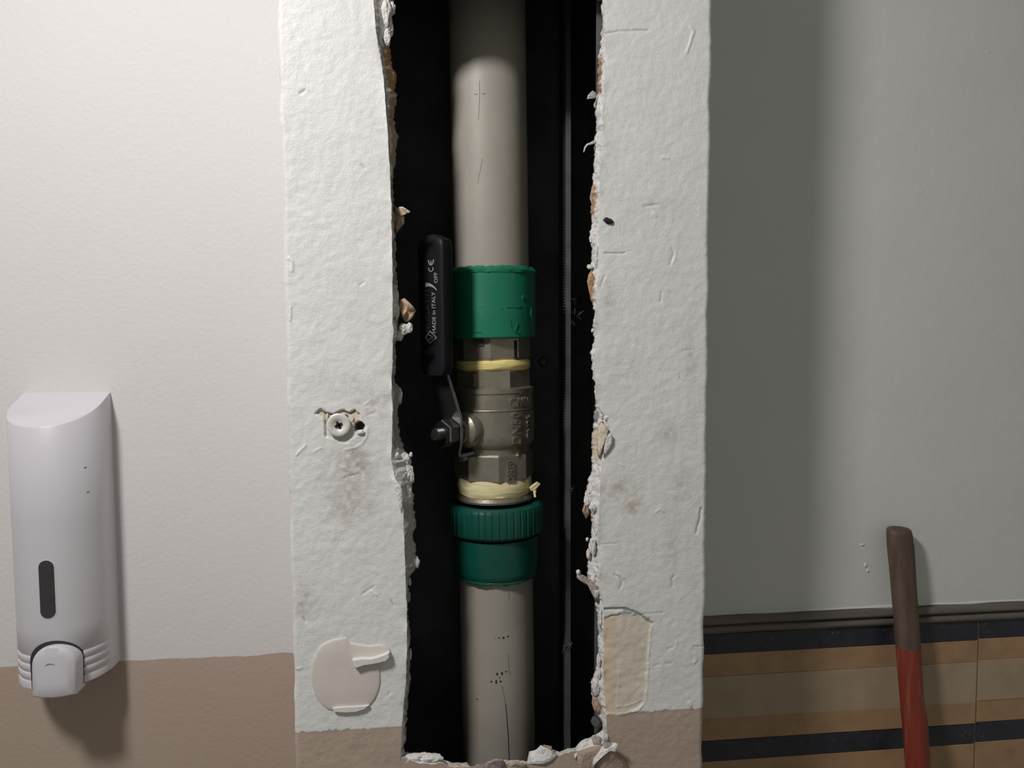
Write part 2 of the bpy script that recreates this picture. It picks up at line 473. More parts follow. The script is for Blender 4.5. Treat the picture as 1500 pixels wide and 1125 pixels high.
FILLER = [(882, 906), (898, 901), (920, 899), (940, 903), (955, 914), (951, 940), (949, 975), (947, 1010), (943, 1030), (922, 1044), (908, 1047), (882, 1045)]
CHIP = [(464, 607), (470, 601), (478, 606), (489, 608), (497, 603), (503, 601), (511, 606), (520, 602), (527, 606), (528, 617), (520, 640), (505, 650), (484, 641), (476, 640), (474, 612)]
STAINS = [  # px, py, rx, ry, strength, colour
    (545, 590, 26, 16, .30, (.42, .36, .32)), (515, 700, 40, 60, .22, (.40, .36, .32)), (520, 672, 22, 22, .30, (.40, .37, .34)), (500, 560, 60, 18, .12, (.45, .42, .39)), (445, 880, 14, 26, .25, (.42, .38, .33)), (512, 740, 26, 22, .22, (.45, .37, .3)),
    (925, 745, 14, 10, .42, (.45, .34, .24)), (905, 715, 22, 22, .26, (.42, .33, .27)), (980, 635, 16, 14, .26, (.42, .38, .35)), (1000, 715, 22, 24, .2, (.44, .38, .33)), (985, 800, 10, 45, .12, (.40, .38, .36)), (893, 440, 12, 40, .2, (.45, .40, .36)),
    (1012, 525, 8, 34, .18, (.42, .39, .37)), (890, 215, 12, 18, .15, (.45, .40, .36)), (965, 300, 40, 14, .10, (.45, .40, .36)), (905, 550, 30, 40, .08, (.42, .4, .37)), (525, 430, 40, 60, .07, (.45, .43, .41)), (1020, 860, 12, 100, .06, (.45, .4, .34)),
]


def face_fields(X, Z):
    """relief (m, + toward the room) and paint colour of the boxing's front"""
    px, py = proj(X, np.zeros_like(X), Z)
    h = .00016 * noise2(X, Z, .012, 5) + .0004 * noise2(X, Z, .08, 6) + .00014 * noise2(X, Z, .0045, 8)
    c = np.empty(X.shape + (3,)); c[:] = (.735, .735, .72)
    # patches of older, rougher paint
    for (sx, sy, rx, ry, st, sc) in STAINS:
        d = np.exp(-(((px - sx) / rx) ** 2 + ((py - sy) / ry) ** 2) * (1 + .35 * noise2(X, Z, .006, 9)))
        k = np.clip(1.45 * st * d * (1 + .9 * noise2(X, Z, .0035, 10) + .5 * noise2(X, Z, .0012, 14)), 0, .8)[..., None]
        c = c * (1 - k) + np.array(sc) * k
    wob = 1.2 * noise2(X, Z, .004, 12) + .6 * noise2(X, Z, .0015, 13)
    b = (Z < PAINT_Z + .0006 * wob)
    c[b] = BROWN
    h = h - .0003 * b
    f = poly_mask(px + wob, py + wob, FILLER)
    k = np.clip((905 - px) / 6, 0, 1)[..., None] * .8
    tan = (1 - k) * np.array((.67, .605, .51)) + k * np.array((.72, .575, .41))
    tan = tan * (1 + .05 * noise2(X, Z, .01, 15))[..., None]
    c = np.where(f[..., None], tan, c)
    h = h - .0007 * f + f * .0002 * noise2(X, Z, .004, 16)
    ch = poly_mask(px + wob * .6, py + wob * .6, CHIP)
    up = np.clip((626 - py) / 18, 0, 1)
    h = h - ch * (.0006 + .0012 * up)
    c = np.where(ch[..., None], np.array((.66, .64, .59)) * (1 - up[..., None] * .8) + np.array((.60, .50, .38)) * up[..., None] * .8, c)
    d = np.hypot((px - 526.5) / 1.1, py - 625) + wob * 1.2
    k = np.clip((8 - d) / 2.5, 0, 1)
    h = h - k * .009
    c = c * (1 - k[..., None]) + np.array((.05, .045, .045)) * k[..., None]
    for pts, w, hh, dk in LINES:
        d = line_dist(px + .5 * wob, py + .5 * wob, pts)
        k = np.exp(-(d / w) ** 2)
        h = h + k * hh * .001
        c = c * (1 - dk * k[..., None])
    # bluish tint of old paint in the tear
    d = line_dist(px, py, [(914, 894), (926, 897), (935, 900)])
    k = np.clip(1.2 - d / 2.2, 0, 1)[..., None] * .7
    c = c * (1 - k) + np.array((.22, .29, .34)) * k
    return h, np.clip(c, 0, 1)


zd = np.linspace(at(700, 1140).z, at(700, -30).z, 740)
zs_all = np.concatenate([np.linspace(.0, zd[0], 10)[:-1], zd, np.linspace(zd[-1], HOLE_TOP + .01, 14)[1:], np.linspace(HOLE_TOP + .01, 2.6, 60)[1:]])
ZH0 = at(700, 1113).z   # base level of the slot's lower end

PLASTER = np.array((.70, .68, .66)); KRAFT = np.array((.42, .29, .19)); GREYP = np.array((.50, .48, .45))


def board_side(side):
    """front, cut edge and back of the plasterboard on one side of the slot"""
    z = zs_all
    if side < 0:
        xo = np.full(z.shape, BOX_L); fe, ie = eFL(z), eIL(z)
    else:
        xo = np.full(z.shape, BOX_R); fe, ie = eFR(z), eIR(z)
    NC = 108
    fe = np.where(z < ZH0, np.interp(ZH0, zs_all, fe), np.where(z > HOLE_TOP, np.interp(HOLE_TOP, zs_all, fe), fe))
    # arris slightly worn
    xo = xo + noise1(len(z), 25, .0007, 51 + side) + noise1(len(z), 6, .00025, 55 + side)
    u = np.linspace(0, 1, NC)
    X = xo[:, None] + (fe - xo)[:, None] * u[None, :]
    Z = np.repeat(z[:, None], NC, 1)
    h, c = face_fields(X, Z)
    # rounded outer arris
    da = np.abs(X - xo[:, None])
    h = h - .0015 * np.clip(1 - da / .003, 0, 1) ** 2
    if side < 0:   # grubby pinkish edge where the casing meets the wall paint
        ke = (np.clip(1 - da / .0035, 0, 1) * (.30 + .30 * noise2(X, Z, .02, 57)))[..., None]
        c = c * (1 - ke) + np.array((.50, .42, .39)) * ke
    # slight lift at the broken edge
    de = np.abs(X - fe[:, None])
    n1 = noise1(len(z), 12, .0008, 61 + side)
    inslot = ((z > at(700, 1085).z) & (z < HOLE_TOP))[:, None]
    h = h + np.exp(-de / .003) * n1[:, None] * inslot
    ys = -h
    px, py = proj(X, 0 * X, Z)
    Vf = np.stack([X, ys, Z], -1)
    # cut edge columns
    NE = 8
    t = np.linspace(0, 1, NE + 1)[1:]
    Xe = fe[:, None] + (ie - fe)[:, None] * t[None, :]
    Ye = ys[:, -1][:, None] * (1 - t)[None, :] + BOARD_T * t[None, :] ** 1.1
    Ze = np.repeat(z[:, None], NE, 1)
    nn = noise2(Ye * 1.0 + 3, Ze, .0022, 71 + side) * .0011 + noise2(Ye + 5, Ze, .006, 75 + side) * .0012
    amp = np.sin(np.pi * np.clip(t, 0, .9))[None, :]
    Xe = Xe + nn * amp * (-side)
    Ye = Ye + .0012 * noise2(Xe + 9, Ze, .003, 79) * amp
    Ve = np.stack([Xe, Ye, Ze], -1)
    _, pye = proj(Xe, Ye, Ze)
    Ce = np.empty(Xe.shape + (3,)); Ce[:] = PLASTER
    def band(y0, y1, t0, t1, cc, soft=4):
        k = np.clip((pye - y0) / soft, 0, 1) * np.clip((y1 - pye) / soft, 0, 1) * (t[None, :] > t0 + .12 * noise2(Xe, Ze, .004, 81)) * (t[None, :] < t1)
        k = k[..., None]
        Ce[:] = Ce * (1 - k) + cc * k
    if side < 0:
        band(66, 140, .35, 2, np.array((.44, .27, .15))); band(140, 245, .4, 2, np.array((.40, .31, .22))); band(240, 420, .3, 2, np.array((.36, .32, .26)))
        band(-80, 240, -1, .35, GREYP); band(420, 500, .6, 2, GREYP); band(500, 660, .2, 2, GREYP * .8); band(735, 850, .1, 2, GREYP * .95); band(850, 1100, .4, 2, GREYP * .8)
    else:
        band(82, 140, .55, 2, np.array((.34, .23, .17))); band(268, 318, .5, 2, np.array((.46, .30, .20))); band(402, 446, .45, 2, np.array((.48, .31, .19))); band(624, 675, .1, 2, np.array((.62, .52, .40))); band(736, 762, .7, 2, np.array((.5, .36, .26)))
        band(1000, 1012, .4, 2, np.array((.36, .27, .22))); band(1022, 1046, .35, 2, np.array((.48, .36, .27)))
        band(600, 622, .5, 2, GREYP * .6)
    Ce *= (1 + .12 * noise2(Xe + Ye, Ze, .002, 83))[..., None]
    # back of the board
    tb = np.array([0.15, 1.0])
    Xb = ie[:, None] + (xo - side * .012 - ie)[:, None] * tb[None, :]
    Vb = np.stack([Xb, np.full(Xb.shape, BOARD_T + .0004), np.repeat(z[:, None], 2, 1)], -1)
    Cb = np.empty(Xb.shape + (3,)); Cb[:] = (.05, .045, .04)
    return Vf, c, Ve, Ce, Vb, Cb


def grid_mesh(name, V, C, mat, parent=None, flip=False, smooth=True):
    nr, nc = V.shape[:2]
    idx = np.arange(nr * nc).reshape(nr, nc)
    q = np.stack([idx[:-1, :-1], idx[:-1, 1:], idx[1:, 1:], idx[1:, :-1]], -1).reshape(-1, 4)
    if flip: q = q[:, ::-1]
    me = bpy.data.meshes.new(name)
    me.vertices.add(nr * nc); me.vertices.foreach_set('co', V.reshape(-1).astype(np.float32))
    me.loops.add(q.size); me.loops.foreach_set('vertex_index', q.reshape(-1).astype(np.int32))
    me.polygons.add(len(q)); me.polygons.foreach_set('loop_start', np.arange(0, q.size, 4, dtype=np.int32))
    me.update(calc_edges=True)
    if smooth: me.shade_smooth()
    return link(name, me, mat, parent, cols=C.reshape(-1, 3))


boards = []
for side in (-1, 1):
    Vf, Cf, Ve, Ce, Vb, Cb = board_side(side)
    boards.append((Vf, Cf, Ve, Ce, Vb, Cb))
boxing = empty('wall_front', ((BOX_L + BOX_R) / 2, 0, 0))
tag(boxing, 'white painted plasterboard boxing with a long ragged broken slot', kind='structure')
def keep(o):
    o.parent = boxing; o.matrix_parent_inverse = Matrix.Translation(-Vector(boxing.location)); return o
for side, (Vf, Cf, Ve, Ce, Vb, Cb) in zip((-1, 1), boards):
    keep(grid_mesh('board_face', Vf, Cf, M['boxing'], flip=side > 0))
    Vc = np.concatenate([Vf[:, -1:], Ve, Vb], 1); Cc = np.concatenate([Ce[:, :1], Ce, Cb], 1)
    keep(grid_mesh('torn_edge', Vc, Cc, M['torn'], flip=side > 0, smooth=False))

# board below the slot
zl = np.array([zs_all[0], zd[0]])
xa, xb = float(np.interp(ZH0, zs_all, eFL(zs_all))), float(np.interp(ZH0, zs_all, eFR(zs_all)))
BT = [(585, 1112), (592, 1110), (615, 1119), (650, 1118), (656, 1124), (690, 1124), (712, 1117), (735, 1121), (752, 1118), (775, 1119), (795, 1116), (815, 1110), (830, 1104), (843, 1100), (852, 1102), (866, 1096), (880, 1094), (890, 1090), (897, 1084)]
BB = [(585, 1104), (592, 1102), (606, 1104), (622, 1103), (640, 1105), (652, 1113), (664, 1117), (685, 1117), (691, 1124), (706, 1120), (716, 1115), (735, 1113), (757, 1113), (772, 1114), (775, 1101), (785, 1099), (793, 1092), (806, 1096), (820, 1103), (828, 1098), (843, 1095), (850, 1087), (865, 1079), (878, 1072), (888, 1064), (897, 1060)]
NX = 240
xq = np.linspace(xa, xb, NX)
def zedge(tab, Y, rag, seed):
    P = [at(x, y, Y) for x, y in tab]
    return np.interp(xq, [p.x for p in P], [p.z for p in P]) + noise1(NX, 3, rag, seed) + noise1(NX, 9, rag, seed + 1)
zf_, zi_ = zedge(BT, 0, .0004, 91), zedge(BB, BOARD_T, .0005, 95)
rows = 26
tt = np.linspace(0, 1, rows) ** .25
Zf = tt[:, None] * zf_[None, :]
Xf = np.repeat(xq[None, :], rows, 0)
h, c = face_fields(Xf, Zf)
Vf = np.stack([Xf, -h, Zf], -1)
keep(grid_mesh('board_face', Vf, c, M['boxing']))
t = np.linspace(0, 1, 8)
Zc = zf_[None, :] + (zi_ - zf_)[None, :] * t[:, None]
Yc = (-h[-1])[None, :] * (1 - t)[:, None] + BOARD_T * t[:, None]
Xc = np.repeat(xq[None, :], 8, 0)
Zc = Zc + .001 * noise2(Xc, Yc + 2, .003, 97) * np.sin(np.pi * t)[:, None]
Yc = Yc + .0012 * noise2(Xc, Zc, .004, 98) * np.sin(np.pi * t)[:, None]
Cc = np.empty(Xc.shape + (3,)); Cc[:] = PLASTER
pxc, _ = proj(Xc, Yc, Zc)
k = ((pxc > 656) & (pxc < 692))[..., None] * .8
Cc = Cc * (1 - k) + np.array((.66, .55, .42)) * k
keep(grid_mesh('torn_edge', np.stack([Xc, Yc, Zc], -1), Cc, M['torn'], smooth=False))
# board above the slot, beyond the top of the frame
xt0, xt1 = float(np.interp(HOLE_TOP, zs_all, eFL(zs_all))) - .0006, float(np.interp(HOLE_TOP, zs_all, eFR(zs_all))) + .0006
xq2 = np.linspace(xt0, xt1, 160)
ze = HOLE_TOP + np.abs(noise1(160, 6, .002, 101)) + np.abs(noise1(160, 2, .0008, 103))
tt2 = np.linspace(0, 1, 40) ** 1.5
Zt = ze[None, :] + (2.6 - ze)[None, :] * tt2[:, None]
Xt = np.repeat(xq2[None, :], 40, 0)
ht, ct = face_fields(Xt, Zt)
keep(grid_mesh('board_face', np.stack([Xt, -ht, Zt], -1), ct, M['boxing']))
tq = np.linspace(0, 1, 6)
Ztc = np.repeat(ze[None, :], 6, 0) + tq[:, None] * (.0015 + .001 * np.abs(noise1(160, 4, 1, 107)))[None, :]
Ytc = (-ht[0])[None, :] * (1 - tq)[:, None] + BOARD_T * tq[:, None]
Vtc = np.stack([np.repeat(xq2[None, :], 6, 0), Ytc, Ztc], -1)
Vtb = np.stack([xq2, np.full(160, BOARD_T), np.full(160, 2.6)], -1)[None]
Vtc = np.concatenate([Vtc, Vtb], 0)
Ctc = np.empty(Vtc.shape); Ctc[:] = PLASTER; Ctc[-1] = .05
keep(grid_mesh('torn_edge', Vtc, Ctc, M['torn'], flip=True, smooth=False))
# side boards of the casing and the dark lining of the shaft
for x0, x1 in ((BOX_L + .0015, BOX_L + BOARD_T), (BOX_R - BOARD_T, BOX_R - .0015)):
    g = G().box(x0, x1, .001, WALL_Y + .001, 0, PAINT_Z).box(x0, x1, .001, WALL_Y + .001, PAINT_Z, 2.6)
    keep(g.build('side_board', M['boxing'], cols=np.vstack([np.tile(BROWN, (8, 1)), np.full((8, 3), .735)])))
g = G()
g.box(BOX_L + .013, BOX_R - .013, WALL_Y - .006, WALL_Y - .002, 0, 2.6)
g.box(BOX_L + .0126, BOX_L + .0150, .016, WALL_Y - .004, 0, 2.6)
g.box(BOX_R - .0150, BOX_R - .0126, .016, WALL_Y - .004, 0, 2.6)
g.box(BOX_L + .013, BOX_R - .013, .016, WALL_Y - .004, 2.1, 2.104)
g.box(BOX_L + .013, BOX_R - .013, .016, WALL_Y - .004, .8, .804)
keep(tag(g.build('shaft_lining', M['lining']), 'black lining inside the pipe shaft'))


# loose paper flaps and crumbs of plaster along the broken edge
def flap(pts, c, name='paper_flap', rough=.0004, mat=None, thick=.0006):
    P = [at(x, y, d * .001) for x, y, d in pts]
    cen = sum(P, Vector()) / len(P)
    n = len(P)
    v = [cen] + [cen.lerp(p, .55) + Vector((0, rough * random.uniform(-1, 1) * 2, 0)) for p in P] + P
    f = []
    for i in range(n):
        j = (i + 1) % n
        f.append((0, 1 + i, 1 + j)); f.append((1 + i, 1 + n + i, 1 + n + j, 1 + j))
    loc = cen
    o = mk(name, [p - loc for p in v], f, mat or M['torn'], smooth=True, angle=18, cols=np.tile(c, (len(v), 1)) * rng.uniform(.92, 1.06, (len(v), 1)))
    o.location = loc
    keep(o)
    sd = o.modifiers.new('thickness', 'SOLIDIFY'); sd.thickness = thick; sd.offset = 0
    return o


def crumb(px, py, rx, ry, d, c=PLASTER, seed=0, name='plaster_crumb'):
    p = at(px, py, d * .001); s = (p.y + .55) / FPX
    bm = bmesh.new(); bmesh.ops.create_icosphere(bm, subdivisions=3, radius=1)
    for v in bm.verts:
        k = 1 + .32 * mnoise.noise(v.co * 1.6 + Vector((seed * 3.1, px, py))) + .18 * mnoise.noise(v.co * 4 + Vector((py, seed, px)))
        v.co = Vector((v.co.x * rx * s, v.co.y * .5 * (rx + ry) * .6 * s, v.co.z * ry * s)) * k
    me = bpy.data.meshes.new(name); bm.to_mesh(me); n = len(bm.verts); bm.free()
    o = link(name, me, M['torn'], loc=p, cols=np.tile(c, (n, 1)))
    return keep(o)


KR = np.array((.46, .33, .23))
flap([(573, 292, 10), (580, 305, 8), (590, 303, 6), (600, 309, 4), (598, 312, 4), (589, 308, 8), (592, 317, 9), (592, 328, 10), (584, 337, 12), (579, 345, 12), (576, 330, 13), (576, 310, 13)], KR)
flap([(583, 303, 8), (590, 303, 5), (601, 310, 3), (599, 312, 3), (589, 309, 7)], np.array((.62, .55, .46)))
flap([(585, 440, 9), (592, 437, 6), (599, 443, 4), (606, 450, 5), (609, 456, 7), (604, 465, 8), (599, 470, 10), (594, 472, 12), (589, 464, 10), (585, 450, 10)], np.array((.52, .37, .26)), rough=.0014)
for a in [(581, 455, 4, 12, 8), (591, 482, 8, 9, 10), (600, 480, 4, 8, 8), (584, 492, 7, 7, 10), (580, 433, 4, 10, 7), (585, 580, 4, 12, 12), (580, 668, 5, 6, 4), (592, 672, 8, 9, 9), (602, 666, 2.5, 4, 9), (598, 692, 6, 14, 10), (603, 698, 4, 9, 10),
          (595, 722, 8, 16, 10), (611, 824, 3.5, 8, 11), (575, 12, 4, 9, 8), (570, 40, 6, 14, 8), (566, 20, 7, 20, 6), (567, 56, 5, 11, 7), (600, 852, 2.5, 6, 12), (599, 876, 2, 5, 12), (601, 958, 2, 8, 12)]:
    crumb(*a, seed=a[0] * .37, c=PLASTER * (.95 if a[0] != 595 else .8))
flap([(573, 695, -1), (580, 703, -2.5), (587, 711, -2.5), (590, 722, -1.5), (590, 748, -.2), (588, 752, -.2), (584, 735, -.6), (577, 712, -.6)], np.array((.735, .735, .72)), rough=.0003)
# right-hand side
flap([(873, 136, 8), (868, 133, 6), (862, 139, 5), (860, 145, 4), (868, 144, 6), (874, 143, 9)], np.array((.62, .61, .60)))
keep(G().tube([at(873, 207, .010), at(866, 210, .007), (at(860, 212, .005)), at(857, 216, .004), at(855, 223, .003)], [.0012, .0009, .0007, .0006, .0003], 6).build('paper_shred', M['torn'], smooth=True, cols=np.full((30, 3), .6)))
flap([(869, 268, 10), (866, 280, 9), (864, 290, 9), (867, 300, 10), (870, 312, 11), (873, 306, 10), (873, 285, 9)], np.array((.5, .34, .25)))
flap([(866, 396, 8), (862, 403, 7), (860, 412, 8), (864, 432, 10), (869, 446, 11), (873, 436, 9), (872, 415, 8)], np.array((.50, .32, .19)))
for a in [(864, 391, 4, 3.5, 8), (866, 352, 2.5, 3, 10), (868, 484, 2, 3, 10), (882, 607, 4, 6, 4), (888, 612, 4, 4, 1), (879, 618, 4, 5, 3), (865, 718, 5, 6, 8), (860, 733, 5, 9, 9), (869, 742, 6, 7, 4), (868, 800, 5, 14, 5), (862, 812, 3, 8, 9),
          (869, 850, 5, 9, 5), (873, 868, 4, 8, 5), (879, 905, 2.5, 16, 4), (881, 950, 3, 9, 4), (877, 968, 3, 12, 6), (877, 986, 4, 10, 5), (873, 1006, 6, 13, 6), (874, 770, 4, 16, 4), (860, 790, 2, 3, 9), (876, 340, 3, 20, 5), (874, 375, 4, 20, 4)]:
    crumb(*a, seed=a[0] * .53, c=PLASTER * 1.02)
flap([(878, 618, 3), (885, 621, 0), (891, 628, -1), (889, 640, -1), (883, 655, -.5), (878, 672, .5), (875, 664, 3), (874, 640, 4)], np.array((.62, .53, .42)))
flap([(893, 634, -1.5), (897, 638, -2.5), (897, 650, -2), (891, 662, -1), (884, 670, -.6), (885, 655, -1), (889, 640, -1.6)], np.array((.62, .615, .60)), rough=.0002)
flap([(862, 722, 10), (855, 742, 8), (853, 748, 8), (858, 760, 10), (863, 752, 11)], np.array((.5, .37, .28)))
flap([(877, 862, 4), (866, 850, 3), (857, 844, 1), (850, 841, 0), (846, 838, -1), (845, 846, -1), (852, 852, 1), (862, 858, 4), (869, 872, 6), (876, 886, 6)], np.array((.55, .49, .44)))
crumb(847, 838, 3, 4, -.5, PLASTER, 4)
flap([(868, 1020, 8), (867, 1030, 7), (870, 1040, 7), (875, 1047, 8), (880, 1043, 7), (881, 1030, 6), (877, 1018, 6)], np.array((.46, .34, .26)))
flap([(868, 1003, 7), (866, 1012, 6), (869, 1019, 6), (875, 1016, 6), (874, 1004, 6)], np.array((.42, .32, .26)))
# lower end of the slot
BR = np.array(BROWN)
crumb(604, 1110, 14, 6, 4, PLASTER, 2); crumb(630, 1110, 18, 6, 4, PLASTER, 3); crumb(598, 1114, 8, 5, 2, PLASTER, 5)
flap([(707, 1125, -1), (712, 1118, -3), (725, 1112, -5), (736, 1112, -4), (741, 1118, -2), (737, 1128, -1.5), (722, 1133, -1)], np.array((.40, .34, .33)))
flap([(742, 1122, -1), (752, 1115, -3), (762, 1117, -2.5), (772, 1121, -1), (768, 1130, -.6), (748, 1132, -.6)], BR * 1.1)
flap([(775, 1101, 5), (784, 1099, 3), (793, 1093, 2), (804, 1097, 1), (817, 1106, 0), (808, 1114, -1), (796, 1119, -1.5), (776, 1119, 0)], PLASTER * 1.02)
flap([(793, 1094, 4), (797, 1091, 5), (808, 1093, 6), (809, 1099, 4), (800, 1101, 3)], np.array((.46, .34, .24)))
flap([(845, 1097, 3), (852, 1088, 3), (866, 1080, 3), (880, 1072, 2), (890, 1076, 0), (892, 1086, -1), (880, 1092, -2), (862, 1095, -2), (848, 1100, -1), (842, 1112, -1), (841, 1104, 1)], PLASTER * 1.02, rough=.0008)
flap([(846, 1101, -1.5), (862, 1095, -2.5), (880, 1092, -3.5), (886, 1098, -4), (876, 1112, -3), (868, 1127, -2), (872, 1142, -.6), (850, 1142, -.6), (845, 1122, -1.5)], BR, rough=.0004)
flap([(866, 1080, 2), (873, 1077, 0), (880, 1080, -1), (880, 1090, -2), (870, 1092, -1)], np.array((.42, .37, .33)))
flap([(884, 1090, -3), (893, 1088, -5), (900, 1088, -8), (906, 1089, -11), (901, 1101, -10), (893, 1100, -8), (884, 1107, -8), (875, 1116, -7), (867, 1124, -7), (869, 1112, -6), (878, 1100, -5)], PLASTER * 1.05, rough=.0008)
flap([(884, 1088, -2.5), (892, 1087, -6), (897, 1090, -8), (892, 1096, -7.5), (885, 1096, -5)], np.array((.36, .30, .26)))
flap([(884, 1108, -5), (893, 1101, -6), (902, 1102, -5), (914, 1112, -2), (921, 1125, -.6), (922, 1142, -.5), (880, 1142, -.8), (874, 1120, -4)], BR, rough=.0003)

# putty smear with a folded lip
def putty(outl, d0, d1, mat, name, par=True):
    P = [at(x, y, 0) for x, y in outl]
    cen = sum(P, Vector()) / len(P)
    n = len(P)
    v = [cen + Vector((0, -d1, 0))]
    for k, (s, d) in enumerate([(.5, d1), (.93, d1), (.985, d1 * .75), (1.0, d0), (1.0, -.001)]):
        for p in P:
            q = cen.lerp(p, s); v.append(Vector((q.x, -d, q.z)))
    f = [(0, 1 + i, 1 + (i + 1) % n) for i in range(n)]
    for k in range(4):
        a = 1 + k * n
        f += [(a + i, a + n + i, a + n + (i + 1) % n, a + (i + 1) % n) for i in range(n)]
    o = mk(name, [p - cen for p in v], f, mat, smooth=True, angle=40); o.location = cen
    return keep(o)

pt = putty([(456, 985), (457, 972), (461, 962), (464, 954), (470, 946), (477, 941), (486, 937), (493, 935.5), (501, 934), (507, 934), (510, 938), (513, 942), (524, 943), (535, 945), (545, 945), (556, 944), (566, 946), (571, 950), (572, 957), (568, 963), (560, 966),
            (556, 972), (556.5, 985), (557, 998), (555, 1010), (550, 1022), (543, 1031), (533, 1037), (520, 1040), (506, 1041), (492, 1041), (480, 1038), (470, 1030), (463, 1021), (459, 1008), (456, 996)], .0008, .0014, M['putty'], 'putty_patch')
tag(pt, 'beige smear of putty')
putty([(517, 963), (530, 961), (545, 961), (556, 958), (564, 955), (571, 952), (572, 958), (567, 963), (556, 966), (545, 968), (532, 970), (520, 974), (517, 970)], .0035, .0058, M['putty_white'], 'putty_lip')
crumb(555, 969, 5, 2.5, -3, PLASTER, 7, 'putty_crumb')
putty([(488, 1035), (500, 1033.5), (515, 1033), (530, 1032), (541, 1031), (535, 1036), (522, 1040), (505, 1041), (489, 1040)], .002, .003, M['putty_white'], 'putty_ridge')
crumb(528, 633, 5.5, 3.4, -1, np.array((.72, .72, .71)), 8)
crumb(503, 607, 5, 2, .5, np.array((.60, .53, .42)), 9)
crumb(480, 612, 2, 6, .8, np.array((.60, .52, .42)), 10)
crumb(517, 614, 2, 5, .8, np.array((.60, .52, .42)), 11)

# pale countersunk screw standing proud of the board
p = at(496.5, 622, 0); s = .55 / FPX * .97
sc = empty('screw', (p.x, -.0018, p.z), (math.pi / 2, 0, math.radians(0)))
tag(sc, 'pale cross-head screw sunk in chipped paint of the boxing', 'screw')
g = G().lathe([(.001, .0005), (6.2 * s, .0005), (8 * s, .0012), (13 * s, .0018), (16 * s, .0017), (17.4 * s, .0012), (17.4 * s, .0002), (12 * s, -.0018), (4 * s, -.006), (4 * s, -.010)], 40, cap=True)
g.build('screw_head', M['screw'], sc, smooth=True, angle=50)
g = G()
for a in (25, 115):
    ca, sa = math.cos(math.radians(a)), math.sin(math.radians(a))
    L_, w_ = 6.4 * s, 1.9 * s
    q = [(L_ * .9, w_ * .8), (L_, 0), (L_ * .9, -w_ * .8), (0, -w_ * 1.6), (-L_ * .9, -w_ * .8), (-L_, 0), (-L_ * .9, w_ * .8), (0, w_ * 1.6)]
    zt = .00175
    g.add([(x * ca - y * sa, x * sa + y * ca, zt + (.00002 if a > 50 else 0)) for x, y in q], [tuple(range(8))])
g.v = [(x, y, .0013) for x, y, z in g.v]
g.build('cross_recess', M['ink'], sc)

# scrap of black grit stuck to the boxing
o = crumb(891, 323.5, 8, 4.2, -.6, np.array((.03, .03, .03)), 12, 'black_scrap')
o.rotation_euler = (0, math.radians(18), 0)

# ------------------------------------------------------------------ metal studs in the shaft
XS = at(829, 600, .097).x
st = empty('metal_stud', (XS, .097, .8))
tag(st, 'dark steel stud with ribbed side standing in the shaft right of the pipes', 'stud')
zr0, zr1 = at(829, 1200, .097).z - .8, HOLE_TOP + .15 - .8
G().box(0, .0042, 0, .0012, zr0, zr1).build('flange', M['galv'], st)
G().box(.0006, .0016, .001, .038, zr0, zr1).build('web', M['stud_dark'], st)
G().box(.0012, .030, .0365, .038, zr0, zr1).build('back_flange', M['stud_dark'], st)
pitch = .0026
g = G(); nr_ = int((zr1 - zr0) / pitch)
for i in range(nr_):
    z0 = zr0 + i * pitch
    g.add([(.0007, .002, z0), (-.0003, .002, z0 + pitch * .5), (.0007, .002, z0 + pitch), (.0007, .016, z0), (-.0003, .016, z0 + pitch * .5), (.0007, .016, z0 + pitch)], [(0, 1, 4, 3), (1, 2, 5, 4), (0, 2, 1), (3, 4, 5)])
tag(g.build('ribbing', M['galv'], st))
# lint caught on the stud
g = G()
for (x, y) in [(838, 442), (841, 456), (846, 463), (851, 460), (840, 474), (836, 716), (838, 720), (833, 945), (829, 948), (826, 952)]:
    a = at(x, y, .095); L0 = .0035
    q = [a + Vector((random.uniform(-1, 1) * L0, random.uniform(-.3, .1) * L0, random.uniform(-1, 1) * L0)) for _ in range(5)]
    g.tube([p_ - Vector((XS, .097, .8)) for p_ in q], .0003, 4)
tag(g.build('lint', M['stud_dark'], st), kind='stuff')

XE = at(872, 600, .0145).x
st2 = empty('metal_stud', (XE, .0145, .8))
tag(st2, 'grey steel stud edge behind the torn right side of the slot', 'stud')
G().box(0, .035, 0, .0009, zr0, zr1).build('flange', M['galv'], st2)
G().box(.034, .035, .0005, .040, zr0, zr1).build('web', M['stud_dark'], st2)
pb = at(872, 1056, .012)
g = G().lathe([(.001, -.003), (.0030, -.003), (.0036, -.0015), (.0036, .0), (.002, .001), (.002, .004)], 20)
g.v = [(x, z, y) for x, y, z in g.v]
b = g.build('bolt', M['galv'], st2, pb - Vector((XE, .0145, .8)), smooth=True)

p = at(795, 530, WALL_Y - .006)
wb = empty('wall_bolt', (p.x, WALL_Y - .0062, p.z))
tag(wb, 'small dark bolt head on the back of the shaft beside the valve', 'bolt')
g = G().lathe([(.001, -.0050), (.0035, -.0050), (.0045, -.004), (.0045, 0)], 6); g.v = [(x, z, y) for x, y, z in g.v]
g.build('bolt_head', M['stud_dark'], wb)
g = G().lathe([(.0045, -.0012), (.0085, -.0012), (.0088, 0), (.0045, 0)], 28); g.v = [(x, z, y) for x, y, z in g.v]
g.build('washer', M['stud_dark'], wb)

# ------------------------------------------------------------------ riser: pipes, fittings and ball valve on one slightly tilted axis
PA, PB = at(716.5, 200, PIPE_Y), at(731.0, 1090, PIPE_Y)
TILT = math.atan2(PA.x - PB.x, PA.z - PB.z)
PX = (.63) / FPX * .995     # metres per pixel at the riser


def axis_pt(z):
    t = (z - PB.z) / (PA.z - PB.z)
    return Vector((PB.x + t * (PA.x - PB.x), PIPE_Y, z))


